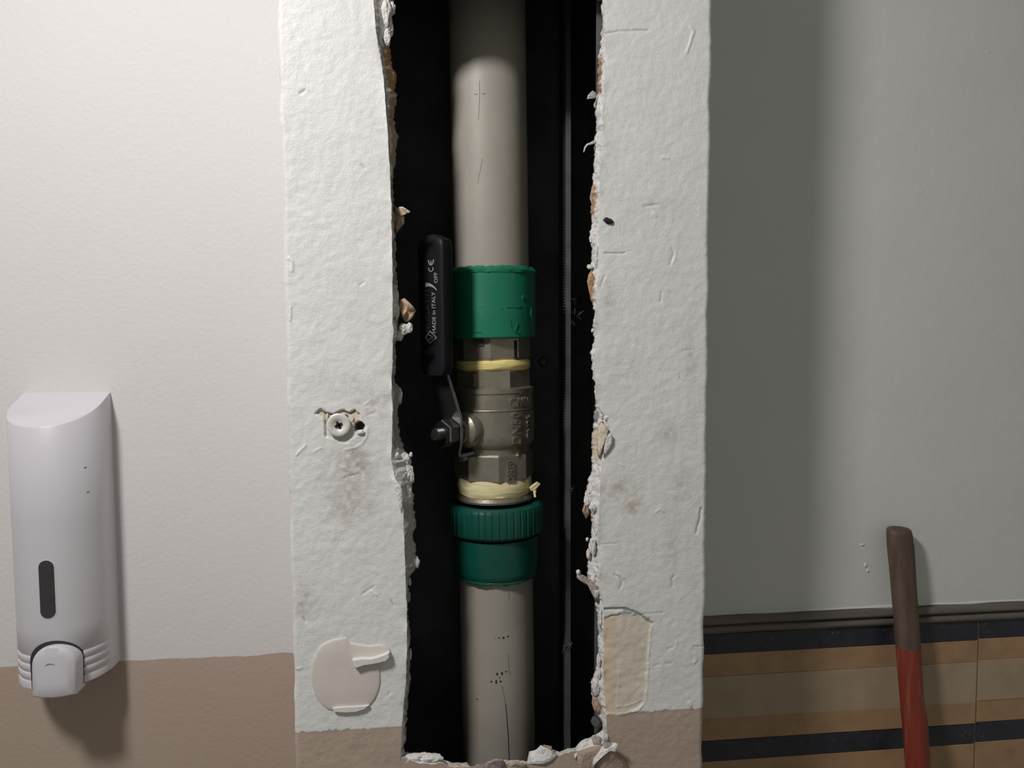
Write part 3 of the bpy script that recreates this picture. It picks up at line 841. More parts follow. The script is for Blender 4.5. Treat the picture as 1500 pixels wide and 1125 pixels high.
def zpx(py, r=0.0315):
    x = 716.5 + (py - 200) * 14.5 / 890
    return at(x, py, PIPE_Y - r).z


def thing(name, z, label, cat, group=None):
    o = empty(name, axis_pt(z), (0, TILT, 0))
    return tag(o, label, cat, group)


RP = .0315
# upper pipe
zb = zpx(400)
up = thing('grey_pipe', zb, 'grey plastic pipe rising out of the upper green socket', 'pipe')
G().lathe([(RP - .004, 0), (RP, 0), (RP, .25), (RP, .5), (RP - .004, .5)], 96).build('pipe_wall', M['pipe'], up, smooth=True)


def wrap(pts_px, r, z0, w, mat, name, par, lift=.00012):
    """thin stroke lying on a cylinder of radius r, given in photo coordinates"""
    g = G()
    cs = []
    for (x, y) in pts_px:
        z = zpx(y, r) - z0
        xo = at(x, y, PIPE_Y - r * .8).x - axis_pt(z + z0).x
        a = math.asin(max(-.98, min(.98, xo / r)))
        cs.append((a, z))
    for i in range(len(cs) - 1):
        (a0, z_0), (a1, z_1) = cs[i], cs[i + 1]
        dx, dz = (a1 - a0) * r, z_1 - z_0
        l = math.hypot(dx, dz) or 1e-6
        nx, nz_ = -dz / l * w / 2, dx / l * w / 2
        q = []
        for (a, z, s_) in ((a0, z_0, 1), (a1, z_1, 1), (a1, z_1, -1), (a0, z_0, -1)):
            aa = a + s_ * nx / r; zz_ = z + s_ * nz_
            q.append((aa, zz_))
        for rr in (r - .0004, r + lift):
            pass
        v = [((r + lift) * math.sin(a), -(r + lift) * math.cos(a), z) for a, z in q] + [((r - .0006) * math.sin(a), -(r - .0006) * math.cos(a), z) for a, z in q]
        g.add(v, [(0, 1, 2, 3), (4, 7, 6, 5), (0, 4, 5, 1), (1, 5, 6, 2), (2, 6, 7, 3), (3, 7, 4, 0)])
    return g.build(name, mat, par)


wrap([(702, 118), (702, 140), (701, 160), (700, 174)], RP, zb, .0004, M['scratch'], 'scratch', up)
wrap([(706, 232), (703, 248), (699, 268)], RP, zb, .0004, M['scratch'], 'scratch', up)
wrap([(695, 137), (699, 137)], RP, zb, .0006, M['scratch'], 'scratch', up)
wrap([(705, 137), (710, 137)], RP, zb, .0006, M['scratch'], 'scratch', up)

# upper green socket with brass insert
zs0 = zpx(496, .0372)
RS = .0372
us = thing('pipe_socket', zs0, 'green plastic socket joining the upper grey pipe to the valve', 'fitting')
H1 = zpx(398, RS) - zs0
G().lathe([(.028, .0), (RS - .0015, 0), (RS, .0012), (RS, H1 * .3), (RS + .0001, H1 * .48), (RS, H1 * .5), (RS, H1), (RS - .001, H1 + .001), (RP - .001, H1 + .001)], 128).build('socket_body', M['green'], us, smooth=True, angle=30)
def bead_r(r, z, a, k): return r + .0006 * nz(a * 6, k * 2.1, 1) + (.0005 * nz(a * 17, k * 3, 4))
def bead_z(r, z, a, k): return z + (.0010 * nz(a * 7 + 9, k * .7, 2) + .0012 * nz(a * 15, 3, k * .6) if k > 2 else .0004 * nz(a * 5, 1))
G().lathe([(RS - .004, H1 - .0005), (RS + .0006, H1), (RS + .0008, H1 + .0022), (RS - .0006, H1 + .0034), (RS - .0016, H1 + .0046), (RS - .004, H1 + .0056), (RP - .0005, H1 + .0045)], 160, rf=bead_r, zf=bead_z, cap=False).build('melted_bead', M['green'], us, smooth=True, angle=30)
for k_, pts in enumerate([[(694, 465), (694.5, 485), (705, 487)], [(745, 468), (747, 478), (753, 487), (760, 488)], [(741, 450), (760, 450), (781, 448)], [(779, 449), (779, 462), (782, 470)], [(757, 474), (753, 486)], [(692, 452), (735, 452)], [(766, 432), (765, 438)]]):
    wrap(pts, RS, zs0, .0006 if k_ != 5 else .0004, M['green'], 'moulding_mark', us, lift=.0008)
# octagonal nickel insert with notches
hz = zpx(528, .031) - zs0
ins_a0 = math.radians(-90 - 8 + 22.5)
G().lathe([(.02, .002), (.0305, .002), (.0316, .001), (.0316, hz + .002), (.0305, hz), (.02, hz)], 8, a0=math.radians(-90 - 8)).build('octagon_insert', M['nickel'], us)
for px0, py0, py1 in ((755.5, 499, 526),):
    wrap([(px0, py0), (px0, py1)], .0303, zs0, .0040, M['ink'], 'insert_slot', us, lift=.0010)
wrap([(694, 502), (708, 502)], .0306, zs0, .0052, M['stud_dark'], 'insert_slot', us, lift=.0002)

# ball valve ---------------------------------------------------------------
zv = zpx(632, .034)
bv = thing('ball_valve', zv, 'nickel-plated ball valve with black lever between the green fittings', 'valve')
Z = lambda py, r=.033: zpx(py, r) - zv
RB = .0340
prof = [(.024, Z(570) + .0005), (.0325, Z(569)), (.0345, Z(571)), (.0345, Z(577)), (.0338, Z(579)), (.0338, Z(601)), (.0344, Z(602.5)), (.0335, Z(603.2)), (.0335, Z(604.2)), (.0344, Z(605)), (.0344, Z(640)), (.0342, Z(652)),
        (.0325, Z(657)), (.0305, Z(660)), (.0300, Z(666)), (.0300, Z(672)), (.024, Z(672))]
body = G().lathe(prof, 128).build('valve_body', M['nickel'], bv, smooth=True, angle=30)
def octagon(zlo, zhi, rad, rot, name):
    h = zhi - zlo
    return G().lathe([(.02, zlo), (rad * .955, zlo), (rad, zlo + h * .07), (rad, zhi - h * .07), (rad * .955, zhi), (.02, zhi)], 8, a0=math.radians(-90 + rot)).build(name, M['nickel'], bv)
octagon(Z(572), Z(543), .0325, 18 + 2, 'octagon_end')
octagon(Z(709), Z(668), .0335, -1 + 2, 'octagon_end')
# seal windings (yellow)
def seal_r(r, z, a, k): return r + .0004 * nz(a * 3, z * 500, 7) + .00025 * nz(a * 2, z * 1500, 3)
def winding(z0, z1, r, mat, name):
    n = 12; pr = [(r * .8, z0)]
    for i in range(n + 1):
        t = i / n
        pr.append((r * (.93 + .07 * math.sin(math.pi * t) ** .5) + .00012 * math.sin(t * 31), z0 + (z1 - z0) * t))
    pr.append((r * .8, z1))
    return G().lathe(pr, 120, rf=seal_r, zf=lambda rr, zz, a, k: zz + .0008 * nz(a * 2.5, 1.3, k * .1)).build(name, mat, bv, smooth=True, angle=40)
winding(Z(544), Z(528.5), .0318, M['yellow'], 'seal_winding')
winding(Z(733), Z(705), .0318, M['yellow_pale'], 'seal_winding')
for k_, (pts) in enumerate([[(776, 716), (781, 712), (787, 708)], [(777, 718), (783, 716), (789, 709)], [(781, 714), (782, 722), (783, 729)], [(784, 713), (783, 722)]]):
    q = [at(x, y, PIPE_Y - .018 - .002 * i) for i, (x, y) in enumerate(pts)]
    q = [Vector((p_.x, p_.y, p_.z)) - axis_pt(zv) for p_ in q]
    G().tube(q, .0014 - .0002 * k_, 6).build('seal_tail', M['yellow_pale'], bv, smooth=True)
# small lug under the body
wrap([(758, 659), (758, 671)], .0302, zv, .0022, M['nickel'], 'lug', bv, lift=.0022)
G().lathe([(.02, Z(741)), (.0325, Z(741)), (.0330, Z(738)), (.0320, Z(733)), (.02, Z(733))], 96).build('thread_ring', M['nickel'], bv, smooth=True)


def text_mesh(s, size, extrude=.0002):
    cu = bpy.data.curves.new('txt', 'FONT'); cu.body = s; cu.size = size; cu.extrude = extrude; cu.align_x = 'CENTER'; cu.align_y = 'CENTER'; cu.resolution_u = 3
    o = bpy.data.objects.new('txt', cu); col.objects.link(o)
    bpy.context.view_layer.update()
    me = bpy.data.meshes.new_from_object(o.evaluated_get(bpy.context.evaluated_depsgraph_get()))
    bpy.data.objects.remove(o); bpy.data.curves.remove(cu)
    v = [tuple(p.co) for p in me.vertices]; f = [tuple(p.vertices) for p in me.polygons]
    bpy.data.meshes.remove(me)
    return v, f


def cyl_text(s, size, ang, z, r, name, mat, par, vertical=False, lift=.0010, sx=1.0):
    v, f = text_mesh(s, size, .5)
    out = []
    for x, y, e in v:
        x *= sx
        if vertical: x, y = -y, x
        a = ang + x / r
        rr = r + (lift if e > 0 else -.0005)
        out.append((rr * math.sin(a), -rr * math.cos(a), z + y))
    return mk(name, out, f, mat, par)


def ang_of(px, py, r):
    z = zpx(py, r)
    xo = at(px, py, PIPE_Y - r * .75).x - axis_pt(z).x
    return math.asin(max(-.98, min(.98, xo / r)))


cyl_text('CW617', .0105, ang_of(764, 591, .0338), Z(591), .0338, 'raised_lettering', M['nickel'], body, sx=.74)
cyl_text('DN50', .0125, ang_of(756, 629, .0344), Z(629), .0344, 'raised_lettering', M['nickel'], body, vertical=True, sx=.86)
cyl_text('PN25', .0095, ang_of(776, 628, .0344), Z(628), .0344, 'raised_lettering', M['nickel'], body, vertical=True, sx=.9)
cyl_text('DN20', .0078, ang_of(746.5, 692, .0322), Z(692), .0316, 'raised_lettering', M['nickel'], body, vertical=True, lift=.0011, sx=.92)
wrap([(741.5, 677), (751.5, 677), (751.5, 707), (741.5, 707), (741.5, 677)], .0316, zv, .0008, M['nickel'], 'lettering_frame', body, lift=.0009)
wrap([(695.5, 547), (695, 553), (697, 558), (694.5, 566)], .0318, zv, .0016, M['nickel'], 'casting_burr', body, lift=.0016)

# stem side of the valve: local frame with d pointing out of the bonnet
b_ = math.radians(46)
dv = Vector((-math.cos(b_), -math.sin(b_), 0)); tv = Vector((math.sin(b_), -math.cos(b_), 0))
SZ = Z(633, .045)
def loc3(s, w, z): return dv * s + tv * w + Vector((0, 0, SZ + z))
def along(prof, segs=32, a0=0.0):
    g = G().lathe(prof, segs, a0=a0)
    g.v = [tuple(loc3(z, x, y)) for x, y, z in g.v]
    return g
along([(.0150, .028), (.0150, .0375), (.0138, .0405), (.0112, .0425), (.0100, .043), (.0100, .047), (.004, .047)], 40).build('bonnet', M['nickel'], bv, smooth=True, angle=30)
along([(.0085, .046), (.0085, .0505), (.004, .0505)], 6, .3).build('gland_nut', M['nickel'], bv)
along([(.0105, .0545), (.0112, .0552), (.0112, .0640), (.0104, .0652), (.004, .0652)], 6, .5).build('stem_nut', M['steel'], bv)
th = [(.003, .05)]
for i in range(8): th += [(.0052, .0645 + i * .001), (.0046, .0650 + i * .001)]
th += [(.0042, .0728), (.002, .0731)]
along(th, 24).build('stem', M['lever'], bv, smooth=True, angle=20)
# lever plate
def lever_plate():
    path = [(.0318, -.0190), (.0480, -.0192), (.0505, -.0182), (.0518, -.0160), (.0522, -.008), (.0522, .008), (.0530, .013), (.0600, .034), (.0640, .043), (.0665, .050), (.0668, .075), (.0668, .150)]
    hw = [.0045, .0050, .0060, .0068, .0095, .0100, .0100, .0085, .0085, .0090, .0095, .0095]
    th_ = .0028
    v = []; f = []
    for i, (s_, z_) in enumerate(path):
        a = Vector(path[max(i - 1, 0)]); c = Vector(path[min(i + 1, len(path) - 1)])
        tg = (c - a).normalized(); nn = Vector((tg.y, -tg.x))
        for sg in (-.5, .5):
            for ww in (-1, 1):
                v.append(loc3(s_ + nn.x * th_ * sg, ww * hw[i], z_ + nn.y * th_ * sg))
    for i in range(len(path) - 1):
        a, c = i * 4, (i + 1) * 4
        f += [(a, a + 1, c + 1, c), (a + 2, c + 2, c + 3, a + 3), (a, c, c + 2, a + 2), (a + 1, a + 3, c + 3, c + 1)]
    e = (len(path) - 1) * 4
    f += [(0, 2, 3, 1), (e, e + 1, e + 3, e + 2)]
    return v, f
lv = mk('lever', *lever_plate(), M['lever'], bv); bevel(lv, .0004, 2)
g = G(); pth = [loc3(.0400, .0, -.0185), loc3(.0400, 0, -.0225)]
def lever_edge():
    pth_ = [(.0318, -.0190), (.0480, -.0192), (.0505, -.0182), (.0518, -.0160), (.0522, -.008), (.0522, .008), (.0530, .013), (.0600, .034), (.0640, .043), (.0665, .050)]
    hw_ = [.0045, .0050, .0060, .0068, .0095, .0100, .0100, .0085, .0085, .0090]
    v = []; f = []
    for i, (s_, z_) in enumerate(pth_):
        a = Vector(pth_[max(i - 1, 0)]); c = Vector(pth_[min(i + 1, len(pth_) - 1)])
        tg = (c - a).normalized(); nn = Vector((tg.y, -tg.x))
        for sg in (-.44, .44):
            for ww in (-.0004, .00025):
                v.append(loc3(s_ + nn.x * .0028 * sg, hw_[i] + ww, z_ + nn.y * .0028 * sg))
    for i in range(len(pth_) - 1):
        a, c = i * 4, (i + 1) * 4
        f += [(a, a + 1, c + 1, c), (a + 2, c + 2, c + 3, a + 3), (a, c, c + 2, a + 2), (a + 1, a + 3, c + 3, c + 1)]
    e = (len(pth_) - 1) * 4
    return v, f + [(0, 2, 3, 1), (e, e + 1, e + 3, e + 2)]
mk('pale_edge', *lever_edge(), M['worn'], lv)  # paler strip along the lever plate's right edge and bottom tab
stop = along([(.0028, .0370), (.0028, .0425), (.001, .0428)], 12); stop.v = [tuple(Vector(p_) + Vector((0, 0, -.0225))) for p_ in stop.v]
stop.build('stop_pin', M['nickel'], bv, smooth=True)
# grip sleeve: rounded slab
zg0, zg1 = Z(548, .055) - SZ, Z(343, .055) - SZ
def grip():
    n = 28; v = []; f = []
    hw, s0, s1 = .0138, .0615, .0742
    secs = []
    for i in range(25):
        t = i / 24; z_ = zg0 + (zg1 - zg0) * t
        e0 = (z_ - zg0); e1 = (zg1 - z_)
        r_ = .008
        k = 1.0
        if e1 < r_: k = .30 + .70 * math.sqrt(max(0, 1 - ((r_ - e1) / r_) ** 2))
        if e0 < .003: k = min(k, .80 + .2 * math.sqrt(max(0, 1 - ((.003 - e0) / .003) ** 2)))
        w_ = hw * (.90 + .10 * t) * k; hs = (s1 - s0) / 2 * (.45 + .55 * k if e1 < r_ else 1.0 * (.85 + .15 * k))
        secs.append((z_, w_, hs))
    for z_, w_, hs in secs:
        for i in range(n):
            a = 2 * math.pi * i / n
            ca, sa = math.cos(a), math.sin(a)
            x = w_ * math.copysign(abs(ca) ** .30, ca); y = hs * math.copysign(abs(sa) ** .30, sa)
            v.append(loc3((s0 + s1) / 2 + y, x, z_))
    m_ = len(secs)
    for k in range(m_ - 1):
        for i in range(n):
            j = (i + 1) % n
            f.append((k * n + i, k * n + j, (k + 1) * n + j, (k + 1) * n + i))
    f.append(tuple(range(n))[::-1]); f.append(tuple((m_ - 1) * n + i for i in range(n)))
    return v, f
gr = mk('lever_grip', *grip(), M['grip'], bv, smooth=True, angle=50)
# print on the grip's outer face, reading upwards
SF = .0742
def face_z(py): return at(634, py, PIPE_Y - .0742 * math.sin(b_)).z - zv - SZ
SCF = (.55 + PIPE_Y - .0742 * math.sin(b_)) / FPX
XF0 = 0
def face_w(px, py):
    """position across the grip's face for a photo column"""
    r = ray(px, py)
    o0 = axis_pt(zv) + dv * SF
    # solve CAM + k r = o0 + w tv + z
    A = Matrix(((r.x, -tv.x), (r.y, -tv.y))); bb = Vector((o0.x - CAM.x, o0.y - CAM.y))
    k, w = A.inverted() @ bb
    return w
def face_text(s, px, py0, py1, hpx, mat):
    z0, z1 = face_z(py0), face_z(py1)
    v, f = text_mesh(s, 1.0, .5)
    xs_ = [p_[0] for p_ in v]; ys_ = [p_[1] for p_ in v]
    w0 = face_w(px, (py0 + py1) / 2); hw_ = abs(face_w(px + hpx / 2, (py0 + py1) / 2) - face_w(px - hpx / 2, (py0 + py1) / 2))
    out = []
    for x, y, e in v:
        a = (x - min(xs_)) / (max(xs_) - min(xs_)); c = (y - min(ys_)) / (max(ys_) - min(ys_)) - .5
        out.append(loc3(SF + (.00025 if e > 0 else -.001), w0 - c * hw_, z0 + a * (z1 - z0)))
    return mk('printed_lettering', out, f, mat, gr)
def face_stroke(pts, wd, mat, name='printed_mark'):
    g = G()
    q = [(face_w(x, y), face_z(y)) for x, y in pts]
    for i in range(len(q) - 1):
        a, c = Vector(q[i]), Vector(q[i + 1]); d = (c - a).normalized(); n_ = Vector((-d.y, d.x)) * wd / 2
        a2, c2 = a - d * wd * .4, c + d * wd * .4
        base = [a2 + n_, c2 + n_, c2 - n_, a2 - n_]
        v = [loc3(SF + .00025, p_.x, p_.y) for p_ in base] + [loc3(SF - .001, p_.x, p_.y) for p_ in base]
        g.add(v, [(0, 1, 2, 3), (4, 7, 6, 5), (0, 4, 5, 1), (1, 5, 6, 2), (2, 6, 7, 3), (3, 7, 4, 0)])
    return g.build(name, mat, gr)
face_text('MADE in ITALY', 637.5, 487, 427, 5.0, M['print'])
face_text('BUGATTI', 628, 484, 424, 7.0, M['print_dim'])
face_text('OFF', 641, 414, 399, 5.0, M['print'])
face_text('C', 634, 397, 391, 7.5, M['print'])
face_text('\u20ac', 634.3, 387.5, 381, 7.5, M['print']) if False else None
# the E of the conformity mark: an arc with a bar
face_stroke([(630.5, 380.5), (631.5, 385.5), (634.2, 387.3), (637, 385.5), (638, 380.5)], .0009, M['print'])
face_stroke([(634.2, 382), (634.2, 386.5)], .0008, M['print'])
face_stroke([(625, 493), (631.5, 484), (641, 493.5), (631, 501.5), (625, 493)], .0009, M['print'])
face_stroke([(629.5, 489), (636, 493), (629.5, 496.5)], .0010, M['print'])
# swoosh
def swoosh():
    g = G(); outer = []; inner = []
    for i in range(9):
        t = i / 8
        x = 626 + 16.5 * t; y = 413 + 11.5 * t ** 2.2
        wd = 5.5 * (1 - t) + .6
        outer.append((x, y)); inner.append((x - .6, y + wd))
    v = [loc3(SF + .00025, face_w(x, y), face_z(y)) for x, y in outer + inner] + [loc3(SF - .001, face_w(x, y), face_z(y)) for x, y in outer + inner]
    f = []
    for i in range(8): f += [(i, i + 1, 9 + i + 1, 9 + i), (18 + i, 27 + i, 27 + i + 1, 18 + i + 1), (i, 18 + i, 18 + i + 1, i + 1), (9 + i, 9 + i + 1, 27 + i + 1, 27 + i)]
    f += [(0, 9, 27, 18), (8, 26, 35, 17)]
    return v, f
mk('printed_mark', *swoosh(), M['print'], gr)

# union nut below the valve -------------------------------------------------
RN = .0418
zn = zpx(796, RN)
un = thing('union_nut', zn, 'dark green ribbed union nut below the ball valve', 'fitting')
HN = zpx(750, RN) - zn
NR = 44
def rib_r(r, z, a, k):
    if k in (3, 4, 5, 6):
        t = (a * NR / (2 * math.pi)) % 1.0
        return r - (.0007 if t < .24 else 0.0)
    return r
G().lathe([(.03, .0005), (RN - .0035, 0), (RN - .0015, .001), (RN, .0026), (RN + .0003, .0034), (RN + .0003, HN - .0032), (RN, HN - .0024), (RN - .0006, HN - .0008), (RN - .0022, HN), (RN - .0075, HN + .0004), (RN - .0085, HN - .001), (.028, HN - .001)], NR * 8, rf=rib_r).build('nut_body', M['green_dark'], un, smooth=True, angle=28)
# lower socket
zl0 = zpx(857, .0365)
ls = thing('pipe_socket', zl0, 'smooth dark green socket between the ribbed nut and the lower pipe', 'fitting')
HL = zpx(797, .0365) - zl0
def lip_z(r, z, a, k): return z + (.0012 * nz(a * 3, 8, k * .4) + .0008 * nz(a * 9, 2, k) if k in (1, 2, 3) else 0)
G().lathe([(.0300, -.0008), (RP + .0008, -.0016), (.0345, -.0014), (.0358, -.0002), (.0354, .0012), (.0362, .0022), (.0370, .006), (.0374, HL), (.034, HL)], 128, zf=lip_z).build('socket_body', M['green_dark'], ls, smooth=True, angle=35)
for i in range(7):
    a = i * .9 + .3
    g = G(); q = []
    for k in range(9):
        aa = a + k * .06
        rr = .0353 + .0008 * nz(aa * 8, 3); q.append((rr * math.sin(aa - 1), -rr * math.cos(aa - 1), -.0004 + .0012 * nz(aa * 5, 6)))
    g.tube(q, [.0005 + .0007 * math.sin(math.pi * k / 8) for k in range(9)], 7).build('melted_bead', M['green_dark'], ls, smooth=True)
# lower pipe
zt = zpx(858, RP)
lp = thing('grey_pipe', zt, 'grey plastic pipe below the green union with printed dots', 'pipe')
G().lathe([(RP - .004, -.36), (RP, -.36), (RP, -.15), (RP, .012), (RP - .004, .012)], 96).build('pipe_wall', M['pipe'], lp, smooth=True)
for (x, y, w_, l_) in [(730, 934.5, .0009, 2.5), (736.5, 935, .0016, 3), (743, 933.5, .0014, 2.2), (724, 935, .0005, 1.5), (727.3, 987.5, .0022, 2.6), (734.3, 987, .0022, 2.8), (740.5, 984.8, .0008, 3), (731, 993, .0012, 1.5), (719, 998.5, .0012, 2.6), (726, 999, .0032, 2.2), (732.5, 998.5, .0014, 3), (699, 1028, .0014, 1.4)]:
    wrap([(x - l_ / 2, y), (x + l_ / 2, y)], RP, zt, w_, M['ink'], 'printed_dot', lp)
wrap([(744.5, 861), (744.7, 872), (744.8, 882)], RP, zt, .0004, M['scratch'], 'printed_line', lp)
wrap([(743.5, 960), (744, 972), (744.5, 980), (746, 990)], RP, zt, .0005, M['scratch'], 'printed_line', lp)
wrap([(734, 1004), (737, 1018), (739.5, 1032)], RP, zt, .0006, M['scratch'], 'printed_line', lp)
wrap([(739.5, 1032), (741.5, 1052), (743.5, 1080), (744.8, 1112), (745.5, 1135)], RP, zt, .0007, M['ink'], 'printed_line', lp)

# ------------------------------------------------------------------ soap dispenser
DXR = at(171, 800, WALL_Y).x
DW = .072; DD = .056
DCX = DXR - DW / 2
DZB = at(171, 968, WALL_Y).z + .0015
DZT = at(160, 574, WALL_Y).z
dsp = empty('soap_dispenser', (DCX, WALL_Y, DZB))
tag(dsp, 'pale grey plastic wall soap dispenser with dark level window', 'soap dispenser')
HT = DZT - DZB
SIDE = .016


def section(n=56, inset=0.0):
    """D-shaped plan from the right back corner round to the left back corner"""
    p = [(DW / 2 - inset, 0.0), (DW / 2 - inset, -SIDE * .5), (DW / 2 - inset, -SIDE)]
    for i in range(1, n):
        a = math.pi * i / n
        e = 1.0
        ca, sa = math.cos(a), math.sin(a)
        p.append(((DW / 2 - inset) * math.copysign(abs(ca) ** .92, ca), -SIDE - (DD - SIDE - inset) * sa ** .92))
    p += [(-DW / 2 + inset, -SIDE), (-DW / 2 + inset, -SIDE * .5), (-DW / 2 + inset, 0.0)]
    return p


def plan_y(x, inset=0.0):
    s = section(200, inset)
    xs_ = [q[0] for q in s][::-1]; ys_ = [q[1] for q in s][::-1]
    return float(np.interp(x, xs_[3:-3], ys_[3:-3]))


SLOPE = .42
base = section()
rowsz = []
gz = [.0068 + .0070 * i for i in range(4)]
zlev = [0.0, .0008]
ins = [.0012, 0.0]
for gzi in gz:
    zlev += [gzi - .0010, gzi - .0003, gzi, gzi + .0010, gzi + .0022]
    ins += [0.0, .0003, .0012, .0010, .0001]
zlev += [.05, .08, .14]
ins += [0, 0, 0]
npt = len(base)
v = []; f = []
def sec_at(inset):
    q = section(inset=inset)
    # grooves fade out before the flat sides
    out = []
    for k, (a, c) in enumerate(q):
        w = min(1, max(0, (abs(base[k][1]) - SIDE - .004) / .006))
        out.append((base[k][0] * (1 - w) + a * w, base[k][1] * (1 - w) + c * w))
    return out
for z_, i_ in zip(zlev, ins):
    for x, y in sec_at(i_): v.append((x, y, z_))
for x, y in base: v.append((x, y, HT - SLOPE * abs(y) - .0010))
for x, y in base: v.append((x * .988, y * .985, HT - SLOPE * abs(y)))
nl = len(zlev) + 2
for k in range(nl - 1):
    for i in range(npt - 1):
        f.append((k * npt + i, k * npt + i + 1, (k + 1) * npt + i + 1, (k + 1) * npt + i))
f.append(tuple(range(npt))); f.append(tuple((nl - 1) * npt + i for i in range(npt))[::-1])
for k in range(nl - 1): f.append((k * npt, (k + 1) * npt, (k + 1) * npt + npt - 1, k * npt + npt - 1))
mk('housing', v, f, M['disp'], dsp, smooth=True, angle=48)
G().box(-DW / 2 + .001, DW / 2 - .0005, -.0002, .0008, .002, HT - .006).build('back_plate', M['gap'], dsp)


def on_front(poly, off0, off1, name, mat, loop=False):
    """slab following the curved front; poly in (x,z)"""
    xs_ = [p_[0] for p_ in poly]
    n = len(poly); cxp = sum(xs_) / n; czp = sum(p_[1] for p_ in poly) / n
    v = [(cxp, plan_y(cxp) - off1, czp)]
    for s_ in (.35, .7, 1.0):
        for x, z in poly:
            q = cxp + (x - cxp) * s_; v.append((q, plan_y(q) - off1, czp + (z - czp) * s_))
    for x, z in poly: v.append((x, plan_y(x) - off0, z))
    f = [(0, 1 + i, 1 + (i + 1) % n) for i in range(n)]
    for k in range(3):
        a = 1 + k * n
        f += [(a + i, a + n + i, a + n + (i + 1) % n, a + (i + 1) % n) for i in range(n)]
    return mk(name, v, f, mat, dsp, smooth=True, angle=40)


def disp_local(px, py, off=0.0):
    """photo position on the dispenser's front -> local x,z"""
    r = ray(px, py); x = -.01
    for _ in range(30):
        Y = WALL_Y + plan_y(x) - off
        P = CAM + r * ((Y - CAM.y) / r.y); x = .5 * x + .5 * max(-DW / 2 + .002, min(DW / 2 - .002, P.x - DCX))
    return x, P.z - DZB


def stadium(cx, z0, z1, w, n=12):
    r = w / 2; p = []
    for i in range(n + 1):
        a = math.pi * i / n; p.append((cx + r * math.cos(a), z1 - r + r * math.sin(a)))
    for i in range(n + 1):
        a = math.pi + math.pi * i / n; p.append((cx + r * math.cos(a), z0 + r + r * math.sin(a)))
    return p


wx, wzt = disp_local(67, 821); _, wzb = disp_local(67.5, 906)
ww = abs(disp_local(78.5, 860)[0] - disp_local(56, 860)[0])
on_front(stadium(wx, wzb - .0008, wzt + .0008, ww + .0018), -.001, .0002, 'window_rim', M['disp'])
on_front(stadium(wx, wzb, wzt, ww), -.001, .0004, 'level_window', M['window'])
# push lever
bx, bzt = disp_local(73, 950, .009); _, bzb = disp_local(76, 1026, .014)
bw = 61 * (.69 - DD - .010) / FPX
def arch(cx, z0, z1, w, n=20):
    r = w / 2; p = [(cx - r * .97, z0), (cx - r * .5, z0 - .0008), (cx, z0 - .001), (cx + r * .5, z0 - .0008), (cx + r * .97, z0)]
    for i in range(n + 1):
        a = math.pi * i / n; p.append((cx + r * math.cos(a), z1 - r * .92 + r * .92 * math.sin(a)))
    return p
on_front(arch(bx - .0015, .0003, bzt + .0028, bw + .004), -.001, .0003, 'lever_recess', M['gap'])
ol = arch(bx, bzb, bzt, bw)
g = G(); n = len(ol); vv = []; ff = []
cz_ = sum(p_[1] for p_ in ol) / n
lev = [(1.0, .012, 0), (1.0, -.0030, 0), (.975, -.0048, 0), (.93, -.0058, 0), (.6, -.0064, 0), (.3, -.0066, 0)]
for (s_, dy, _) in lev:
    for x, z in ol:
        X_ = bx + (x - bx) * s_; Z_ = cz_ + (z - cz_) * s_
        tilt = .0040 * (1 - (Z_ - bzb) / (bzt - bzb))
        crown = .0030 * ((X_ - bx) / (bw / 2)) ** 2
        vv.append((X_, plan_y(bx) + dy + (crown - tilt if dy < 0 else 0), Z_))
for k in range(len(lev) - 1):
    ff += [(k * n + i, k * n + (i + 1) % n, (k + 1) * n + (i + 1) % n, (k + 1) * n + i) for i in range(n)]
ff += [tuple(range(n)), tuple((len(lev) - 1) * n + i for i in range(n))[::-1]]
pl = mk('push_lever', vv, ff, M['disp'], dsp, smooth=True, angle=45)
q = []
for i in range(9):
    a = math.radians(25 + 130 * i / 8); x = bx - .0010 + .0042 * math.cos(a); z_ = bzb + (bzt - bzb) * .60 + .0032 * math.sin(a)
    q.append((x, plan_y(bx) - .0066 - .0040 * (1 - (z_ - bzb) / (bzt - bzb)) + .0004, z_))
G().tube(q, [.0003 + .0006 * math.sin(math.pi * i / 8) for i in range(9)], 8).build('thumb_mark', material('disp_mark', base=(.30, .29, .31), rough=.5), pl, smooth=True)
for (x, y) in [(125, 685), (129, 721)]:
    a, c = disp_local(x, y)
    on_front([(a + .0007 * math.cos(t_), c + .0007 * math.sin(t_)) for t_ in np.linspace(0, 6.28, 8)[:-1]], -.0005, .0001, 'speck', M['scratch'])

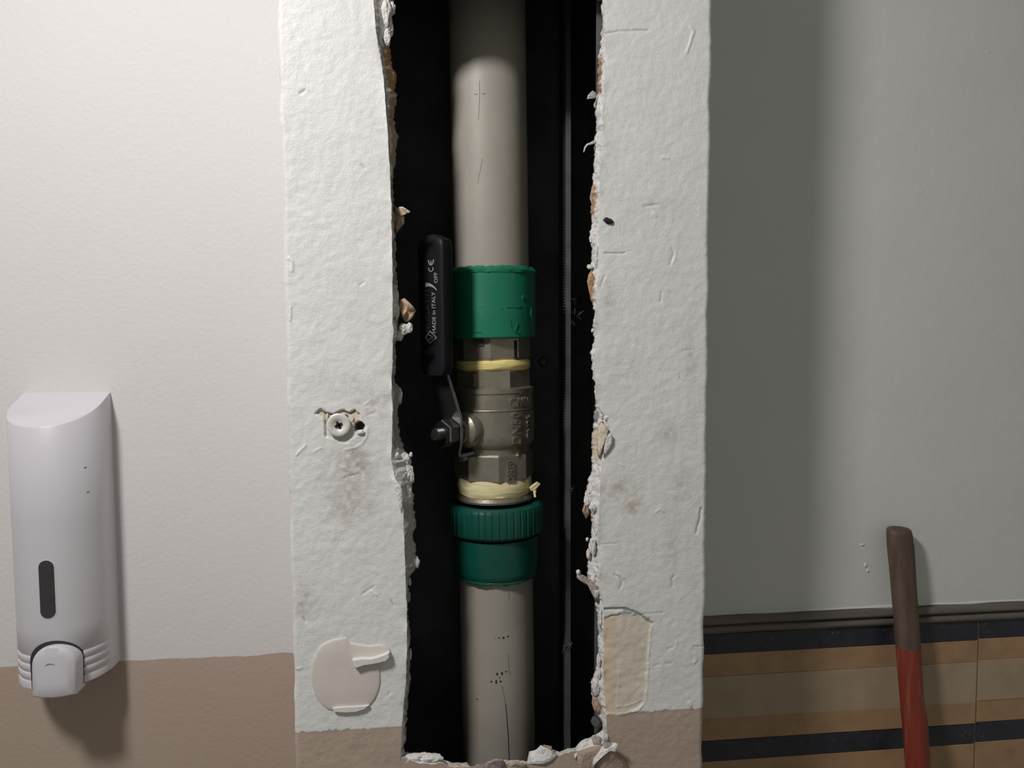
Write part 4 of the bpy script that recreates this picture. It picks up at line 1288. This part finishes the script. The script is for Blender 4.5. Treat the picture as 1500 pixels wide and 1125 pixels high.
# ------------------------------------------------------------------ tool handle leaning on the tiled wall
HY0 = WALL_Y - .0135
LEAN = .105          # metres out from the wall per metre down
def hpt(px, py):
    # depth grows out of the wall with distance below the top end
    Y = HY0
    for _ in range(6):
        p = at(px, py, Y); Y = HY0 - LEAN * (ZTOP - p.z)
    return at(px, py, Y)
ZTOP = at(1317, 772, HY0).z
hrow = [(774.5, 1301.5, 1331.5), (776, 1300.3, 1333), (782, 1300, 1334.5), (800, 1301, 1337), (830, 1304, 1339), (870, 1307.5, 1341.5), (905, 1310.5, 1344), (930, 1312, 1346), (947, 1313.5, 1347)]
hrow2 = [(947, 1313.5, 1347), (970, 1315.5, 1348), (990, 1317, 1349), (1020, 1319.5, 1351), (1045, 1321.5, 1355), (1062, 1323.5, 1357.5), (1085, 1325.5, 1358.5), (1125, 1328, 1361), (1160, 1331, 1364)]
def shaft(rows_, name, mat, par, cap_slant=False, extend=None):
    secs = []
    for (y, a, c) in rows_:
        A_, C_ = hpt(a, y), hpt(c, y)
        secs.append(((A_ + C_) / 2, (C_ - A_).length / 2))
    if extend is not None:
        p0, r0 = secs[-1]; p1, _ = secs[-4]
        d = (p0 - p1).normalized()
        L_ = (p0.z - extend) / -d.z
        for k in range(1, 9): secs.append((p0 + d * L_ * k / 8, r0 * (1 + .05 * k / 8)))
    n = 28; v = []; f = []
    for k, (c, r) in enumerate(secs):
        for i in range(n):
            a = 2 * math.pi * i / n
            rr = 1 + .02 * nz(i * .7, c.z * 40, 5)
            y = .82 * r * math.sin(a) * rr
            z = c.z
            if cap_slant and k < 2: z += .0006 * math.sin(a)
            v.append((c.x + r * math.cos(a) * rr, c.y + y, z))
    for k in range(len(secs) - 1):
        for i in range(n):
            j = (i + 1) % n
            f.append((k * n + i, k * n + j, (k + 1) * n + j, (k + 1) * n + i))
    f.append(tuple(range(n))[::-1]); f.append(tuple((len(secs) - 1) * n + i for i in range(n)))
    base_ = par.location
    return mk(name, [Vector(p_) - base_ for p_ in v], f, mat, par, smooth=True, angle=50)
foot = hpt(1346, 1160)
th_ = empty('tool_handle', (hpt(1346, 1160).x + .12, foot.y - .1, 0))
tag(th_, 'worn wooden tool handle with red painted shaft leaning on the tiled wall', 'tool handle')
shaft(hrow, 'bare_wood_end', M['wood'], th_, cap_slant=True)
shaft(hrow2, 'red_shaft', M['redpaint'], th_, extend=0.002)
